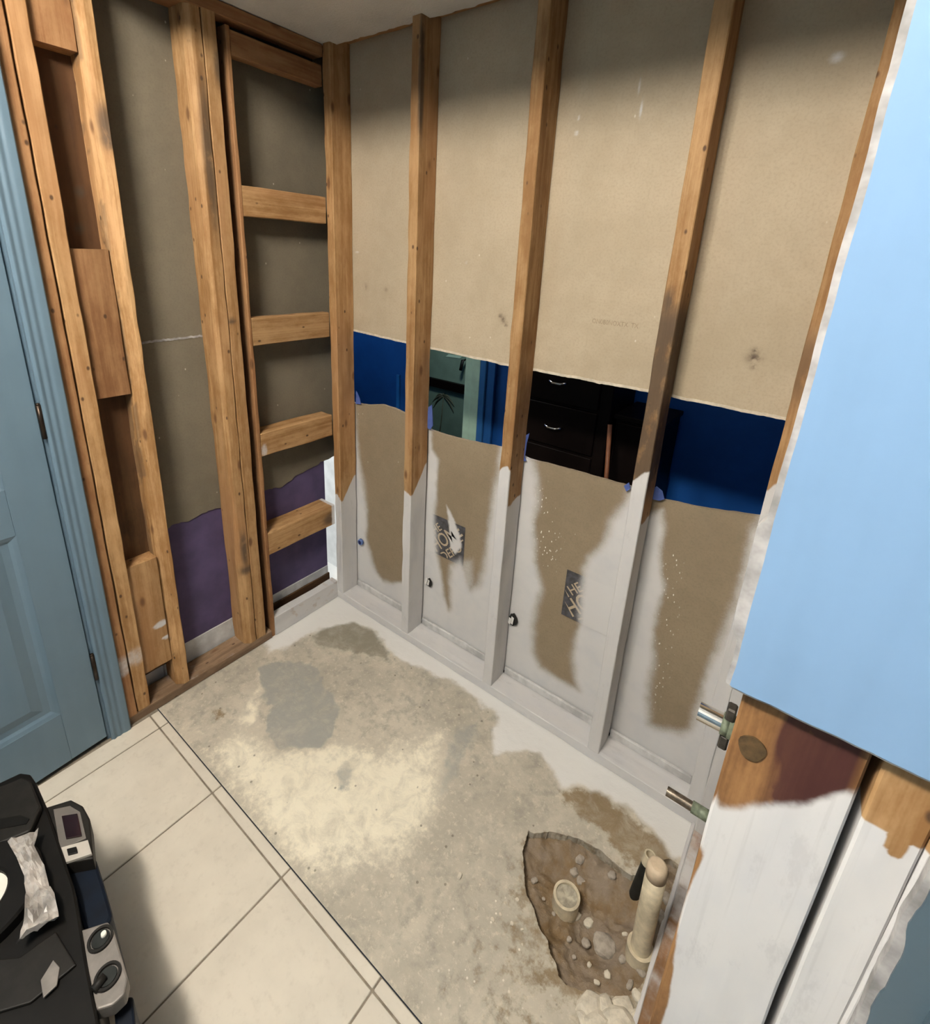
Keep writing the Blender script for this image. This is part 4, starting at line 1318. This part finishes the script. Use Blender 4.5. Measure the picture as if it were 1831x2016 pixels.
def torn_hole(px, py, label, r=0.018, side=1):
    c = un(px, py, 1, LD - 0.002)
    t_ = empty('paper_tuft', c.tolist(), label, 'paper scrap', 'paper tufts poking from the sprayed board')
    n = 14
    prism('hole_shade_disc', [(c[0] + r * 0.75 * math.cos(a) * random.uniform(.8, 1.1), c[2] + r * 1.2 * math.sin(a) * random.uniform(.85, 1.1)) for a in np.linspace(0, 6.28, n)[:-1]], 1, LD - 0.0022, LD - 0.0012, HOLE, t_)  # flat dark disc painting the shade inside the torn hole
    for k in range(3):
        a = random.uniform(0, 6.28); q = (c[0] - 0.006 * side + 0.006 * math.cos(a), c[2] + 0.010 * math.sin(a))
        V = np.array([(q[0] - 0.008, LD - 0.006, q[1] - 0.012), (q[0] + 0.006, LD - 0.014, q[1] - 0.008), (q[0] + 0.007, LD - 0.010, q[1] + 0.012), (q[0] - 0.006, LD - 0.004, q[1] + 0.010),
                      (q[0] - 0.008, LD - 0.004, q[1] - 0.012), (q[0] + 0.006, LD - 0.012, q[1] - 0.008), (q[0] + 0.007, LD - 0.008, q[1] + 0.012), (q[0] - 0.006, LD - 0.002, q[1] + 0.010)])
        mesh_obj('paper_flap', V, [[0, 1, 2, 3], [7, 6, 5, 4], [0, 4, 5, 1], [1, 5, 6, 2], [2, 6, 7, 3], [3, 7, 4, 0]], GYPSUM, t_)
torn_hole(845, 1147, 'small white paper tuft in a torn hole beside the second stud')
torn_hole(1010, 1220, 'larger white paper tuft in a torn hole beside the middle stud', 0.024)

# ---- plumbing
def stub(name, px_a, px_b, yy, r, mat, label, cat):
    a = un(*px_a, 1, yy); zc = a[2]
    b = np.array([1.63, yy, zc])
    t_ = empty(name, (float(a[0]), yy, float(zc)), label, cat)
    d = np.array([-1.0, 0, 0])
    hollow_pipe('tube', b, a - b, float(np.linalg.norm(a - b)), r, r * 0.78, mat, t_)
    return t_, a, b
v, a, b = stub('shower_valve', (1376, 1399), None, -0.38, 0.0175, CHROME, 'chrome valve stem sticking out beside the end post', 'valve')
tube('verdigris_ring', [(1.568, -0.38, a[2]), (1.580, -0.38, a[2])], 0.0205, VERDIGRIS, v, n=22)
tube('valve_body', [(1.580, -0.38, a[2]), (1.640, -0.38, a[2])], 0.022, VERDIGRIS, v, n=22)
box('bracket', (1.570, -0.392, a[2] + 0.018), (1.586, -0.368, a[2] + 0.046), DARKMETAL, v, bev=0.003)
box('bracket', (1.570, -0.392, a[2] - 0.050), (1.586, -0.368, a[2] - 0.018), DARKMETAL, v, bev=0.003)
v2, a2, b2 = stub('spout_pipe', (1313, 1557), None, -0.36, 0.0098, DULLPIPE, 'tarnished spout pipe stub near the floor by the end post', 'pipe')
tube('solder_collar', [(1.556, -0.36, a2[2]), (1.60, -0.36, a2[2])], 0.0122, VERDIGRIS, v2, n=18)
# drain riser in the hole
dc = un(1116, 1762, 2, -0.012)
dn = empty('drain_pipe', (float(dc[0]), float(dc[1]), -0.07), 'cut plastic drain pipe packed with sediment in the floor hole', 'pipe')
hollow_pipe('tube', (dc[0], dc[1], -0.09), (0, 0, 1), 0.078, 0.034, 0.0275, PVC, dn)
def silt():
    n = 22; V = [(dc[0], dc[1], -0.022)]; F = []
    for rr, z in ((0.012, -0.021), (0.020, -0.019), (0.0272, -0.017)):
        for i in range(n):
            th = 6.2832 * i / n
            V.append((dc[0] + rr * math.cos(th), dc[1] + rr * math.sin(th), z + random.uniform(-.003, .003)))
    for i in range(n): F.append([0, 1 + i, 1 + (i + 1) % n])
    for k in range(2):
        for i in range(n): F.append([1 + k * n + i, 1 + (k + 1) * n + i, 1 + (k + 1) * n + (i + 1) % n, 1 + k * n + (i + 1) % n])
    mesh_obj('sediment', V, F, SEDIMENT, dn, smooth=True)
silt()
# leaning overflow riser
rb = np.array(un(1260, 1868, 2, 0.0)); rt = np.array(un(1296, 1702, 1, rb[1] + 0.005))
rv = empty('overflow_pipe', (float(rb[0]), float(rb[1]), -0.06), 'upright cream plastic pipe with a collar rising from the hole', 'pipe')
ax_ = (rt - rb) / np.linalg.norm(rt - rb)
tube('riser', [rb - ax_ * 0.03, rb, rb + ax_ * 0.16, rt - ax_ * 0.035], [0.0225, 0.0225, 0.0228, 0.0225], PVC, rv, n=26)
tube('end_cap', [rt - ax_ * 0.040, rt - ax_ * 0.010, rt - ax_ * 0.003, rt], [0.0225, 0.0222, 0.0200, 0.0150], PVC_TOP, rv, n=26)
hollow_pipe('collar', rb - ax_ * 0.055, ax_, 0.064, 0.030, 0.0226, PVC, rv)
# black stub beside it
sb = np.array(un(1254, 1748, 2, 0.0)); st_ = np.array(un(1280, 1684, 1, sb[1] + 0.012))
ib = empty('iron_stub', (float(sb[0]), float(sb[1]), 0), 'short black pipe stub with a pale tip behind the cream pipe', 'pipe')
hollow_pipe('tube', sb - (st_ - sb) * 0.25, st_ - sb, float(np.linalg.norm(st_ - sb)) * 1.05, 0.0135, 0.010, STEELBLACK, ib)
e_ = (st_ - sb) / np.linalg.norm(st_ - sb)
hollow_pipe('pale_rim', st_ - e_ * 0.028, e_, 0.030, 0.0142, 0.0103, PVC, ib)

# ---- rubble in and around the hole
def stone(px, py, size, mat, label, name='rubble_stone', group='loose rubble in the floor hole', flatn=0.5, zoff=None):
    p_ = un(px, py, 2, -0.02); z = dirt_z(p_[0], p_[1]) if sdpoly(np.array([p_[:2]]), hole)[0] > 0 else 0.0
    p_ = un(px, py, 2, z)
    bm = bmesh.new()
    bmesh.ops.create_icosphere(bm, subdivisions=2, radius=1.0)
    sx, sy, sz = size * random.uniform(.8, 1.2), size * random.uniform(.6, 1.0), size * flatn * random.uniform(.8, 1.2)
    rz = random.uniform(0, 6.28); s0_ = random.randint(0, 999)
    for v_ in bm.verts:
        c_ = np.array(v_.co)
        k = 0.72 + 0.55 * float(fbm(np.array([c_[0] * 1.7 + c_[2]]), np.array([c_[1] * 1.7 + 5]), s0_)[0])
        c_ = np.sign(c_) * np.abs(c_) ** 0.8 * k * np.array([sx, sy, sz])
        v_.co = (c_[0] * math.cos(rz) - c_[1] * math.sin(rz) + p_[0], c_[0] * math.sin(rz) + c_[1] * math.cos(rz) + p_[1], c_[2] + z + sz * 0.45)
    o = bm_obj(name, bm, mat, None)
    tag(o, label, 'stone', group)
S = 'loose grey stone lying in the dirt of the floor hole'
stone(1141, 1688, .016, STONE, 'angular grey stone in the hole farthest from the drain pipe')
stone(1129, 1718, .015, STONE, 'rounded grey stone just behind the drain pipe')
stone(1143, 1736, .012, STONE, 'small grey stone touching the right of the drain pipe')
stone(1137, 1805, .011, STONE_PALE, 'cream chip just below the drain pipe')
stone(1158, 1818, .015, STONE_PALE, 'long cream chip below the drain pipe')
stone(1188, 1862, .032, STONE, 'largest flat pale stone in the middle of the hole', flatn=0.25)
stone(1196, 1920, .009, STONE_PALE, 'lone cream chip near the front of the hole')
stone(1153, 1858, .013, STONE, 'small stone left of the largest flat stone')
stone(1205, 1725, .012, STONE, 'upright grey stone right of the middle of the hole')
stone(1052, 1735, .010, STONE, 'tiny stone at the left wall of the hole')
stone(1305, 1812, .018, STONE, 'grey stone between the cream pipe and the wall plate')
stone(1312, 1770, .016, STONE, 'grey stone above its neighbour behind the cream pipe')
for k, (px, py, s_) in enumerate(((1165, 1695, .006), (1100, 1670, .005), (1180, 1745, .005), (1218, 1765, .007), (1090, 1800, .006), (1120, 1850, .007), (1160, 1900, .006),
                                  (1225, 1890, .009), (1240, 1940, .010), (1175, 1935, .007), (1070, 1770, .005), (1210, 1800, .006), (1230, 1840, .007), (1130, 1885, .005), (1262, 1915, .012), (1255, 1965, .016))):
    stone(px, py, s_, STONE if k % 3 else STONE_PALE, S)
# mortar heap at the front edge of the hole
for k, (px, py, s_) in enumerate(((1160, 1985, .026), (1195, 1995, .030), (1225, 1985, .024), (1215, 2016, .034), (1175, 2025, .030), (1250, 2010, .020), (1150, 2010, .018))):
    stone(px, py, s_, STONE_PALE, 'pale lump of mortar heaped at the front edge of the floor hole', 'mortar_lump', 'mortar lumps at the front of the hole', 0.45)
# crumbs on the slab
for k, (px, py, s_) in enumerate(((772, 1725, .006), (905, 1725, .008), (951, 1732, .004), (970, 1810, .006), (985, 1800, .004), (1008, 1818, .005), (945, 1742, .003), (1028, 1830, .004), (1028, 1860, .003), (1018, 1771, .005), (822, 1550, .003))):
    stone(px, py, s_, STONE_PALE, 'pale crumb of mortar lying on the concrete left of the hole', 'mortar_crumb', 'mortar crumbs on the slab', 0.3)

# ---- black equipment case at the lower left
ZC = 0.36
case = empty('equipment_case', (0.75, -1.36, 0), 'black equipment case with silver latch plates at the lower left', 'equipment case')
def case_poly(px, z):
    return [tuple(un(a_, b_, 2, z)[:2]) for a_, b_ in px]
BODY = [(-160, 1600), (0, 1540), (40, 1521), (60, 1524), (72, 1542), (95, 1595), (120, 1670), (146, 1745), (156, 1800), (172, 1900), (192, 2000), (212, 2110), (-160, 2300)]
prism('body', case_poly(BODY, ZC), 2, 0.0, ZC, CASEBLACK, case, bev=0.004)
prism('lid_block', case_poly([(-160, 1610), (0, 1552), (45, 1533), (62, 1540), (82, 1590), (60, 1640), (0, 1665), (-160, 1700)], ZC + 0.012), 2, ZC, ZC + 0.018, CASEGREY, case, bev=0.004)
prism('lid_groove', case_poly([(-160, 1660), (0, 1612), (40, 1605), (58, 1612), (52, 1622), (0, 1632), (-160, 1690)], ZC + 0.019), 2, ZC + 0.016, ZC + 0.0195, SILVER if False else CASEBLACK, case)
prism('lower_panel', case_poly([(-160, 1905), (40, 1885), (110, 1835), (150, 1900), (60, 1975), (-160, 2040)], ZC + 0.004), 2, ZC, ZC + 0.006, CASEGREY, case, bev=0.002)
prism('latch_recess', case_poly([(80, 1930), (105, 1890), (118, 1905), (112, 1940), (85, 1965)], ZC + 0.008), 2, ZC + 0.005, ZC + 0.009, SILVER, case, bev=0.001)
# upper tab with dark window and white switch plate
ZT1 = 0.352
t1 = prism('upper_tab', case_poly([(88, 1590), (140, 1574), (163, 1586), (177, 1612), (184, 1690), (130, 1700)], ZT1), 2, ZT1 - 0.05, ZT1, CASEGREY, case, bev=0.003)
prism('tab_face', case_poly([(105, 1593), (138, 1586), (158, 1598), (170, 1650), (118, 1672)], ZT1 + 0.003), 2, ZT1 - 0.002, ZT1 + 0.003, SILVER if False else flat('warm_grey_plastic', (0.125, 0.112, 0.100), 0.5), t1, bev=0.001)
prism('window', case_poly([(121, 1606), (152, 1601), (161, 1645), (130, 1651)], ZT1 + 0.006), 2, ZT1 + 0.001, ZT1 + 0.006, DISPLAY, t1, bev=0.001)
prism('switch_plate', case_poly([(120, 1668), (173, 1653), (181, 1680), (130, 1697)], ZT1 + 0.006), 2, ZT1 - 0.001, ZT1 + 0.006, flat('pale_switch_plate', (0.42, 0.385, 0.335), 0.45), t1, bev=0.001)
prism('switch', case_poly([(131, 1671), (150, 1666), (153, 1678), (134, 1683)], ZT1 + 0.009), 2, ZT1 + 0.004, ZT1 + 0.009, CASEBLACK, t1, bev=0.001)
# navy grip between the tabs
prism('navy_grip', case_poly([(120, 1690), (188, 1688), (205, 1740), (222, 1800), (212, 1822), (168, 1838)], 0.32), 2, 0.10, 0.32, NAVY, case, bev=0.006)
# lower silver latch plate with two round sockets
ZT2 = 0.354
t2 = prism('latch_plate', case_poly([(156, 1832), (212, 1814), (224, 1830), (252, 1925), (246, 1955), (222, 1978), (190, 1988), (178, 1965)], ZT2), 2, ZT2 - 0.03, ZT2, SILVER, case, bev=0.003)
for px, py in ((198, 1850), (212, 1924)):
    c = un(px, py, 2, ZT2)
    hollow_pipe('socket_ring', (c[0], c[1], ZT2 - 0.004), (0, 0, 1), 0.009, 0.0195, 0.0155, CASEGREY, t2)
    tube('socket', [(c[0], c[1], ZT2 - 0.002), (c[0], c[1], ZT2 + 0.0035)], 0.0135, STEELBLACK, t2, n=18)
c = un(204, 1838, 2, ZT2 + 0.008)
tube('pin', [(c[0], c[1], ZT2), (c[0], c[1], ZT2 + 0.010)], [0.005, 0.004], WHITEPLASTIC, t2, n=14)
c0 = un(183, 1950, 2, ZT2 + 0.006); c1 = un(206, 1922, 2, ZT2 + 0.006)
tube('lever', [c0, c1], [0.007, 0.007], CASEGREY, t2, n=12)
prism('skirt', case_poly([(222, 1965), (262, 1960), (275, 2110), (235, 2110)], 0.30), 2, 0.05, 0.30, NAVY, case, bev=0.004)
# ring with a white disc
cc = un(-52, 1778, 2, ZC + 0.012)
ro = float(np.hypot(*(np.array(un(58, 1780, 2, ZC + 0.012)) - cc)[:2])); ri = float(np.hypot(*(np.array(un(12, 1760, 2, ZC + 0.012)) - cc)[:2]))
def ring(name, r0, r1, z0, z1, mat, par):
    n = 56; V = []; F = []
    pr_ = [(r1, z0), (r1, z1 - 0.004), (r1 - 0.004, z1), (r0 + 0.004, z1), (r0, z1 - 0.004), (r0, z0)]
    for i in range(n):
        th = 6.28318 * i / n
        for r_, z_ in pr_: V.append((cc[0] + r_ * math.cos(th), cc[1] + r_ * math.sin(th), z_))
    m = len(pr_)
    for i in range(n):
        for j in range(m - 1):
            F.append([i * m + j, ((i + 1) % n) * m + j, ((i + 1) % n) * m + j + 1, i * m + j + 1])
    return mesh_obj(name, V, F, mat, par)
rg = ring('ring', ri, ro, ZC - 0.002, ZC + 0.024, CASEBLACK, case)
tube('white_disc', [(cc[0], cc[1], ZC), (cc[0], cc[1], ZC + 0.012)], ri + 0.001, WHITEPLASTIC, case, n=48)

# crumpled wrapper lying on the case
def wrapper():
    L_ = [(16, 1660), (33, 1690), (48, 1725), (52, 1760), (50, 1790), (46, 1825), (34, 1862)]
    R_ = [(77, 1634), (68, 1668), (88, 1706), (97, 1745), (109, 1765), (117, 1808), (60, 1838)]
    nu, nv = 18, 7; V = []; F = []
    for i in range(nu + 1):
        t = i / nu * (len(L_) - 1); k = min(int(t), len(L_) - 2); f = t - k
        a_ = np.array(L_[k]) * (1 - f) + np.array(L_[k + 1]) * f; b_ = np.array(R_[k]) * (1 - f) + np.array(R_[k + 1]) * f
        for j in range(nv + 1):
            q = a_ + (b_ - a_) * j / nv
            p_ = un(q[0], q[1], 2, ZC + 0.026)
            h_ = 0.022 + 0.022 * abs(float(fbm(np.array([q[0] * .05]), np.array([q[1] * .05]), 3)[0]) - .5) * 2 + 0.008 * abs(math.sin(q[0] * .11 + q[1] * .03))
            V.append((p_[0], p_[1], ZC + h_))
    m = nv + 1
    for i in range(nu):
        for j in range(nv): F.append([i * m + j, i * m + j + 1, (i + 1) * m + j + 1, (i + 1) * m + j])
    n0 = len(V); V += [(x_, y_, z_ - 0.0015) for x_, y_, z_ in V]; F += [[q + n0 for q in f[::-1]] for f in F[:]]
    o = mesh_obj('plastic_wrapper', V, F, WRAP, None)
    tag(o, 'crumpled whitish wrapper lying on the black case', 'wrapper')
wrapper()
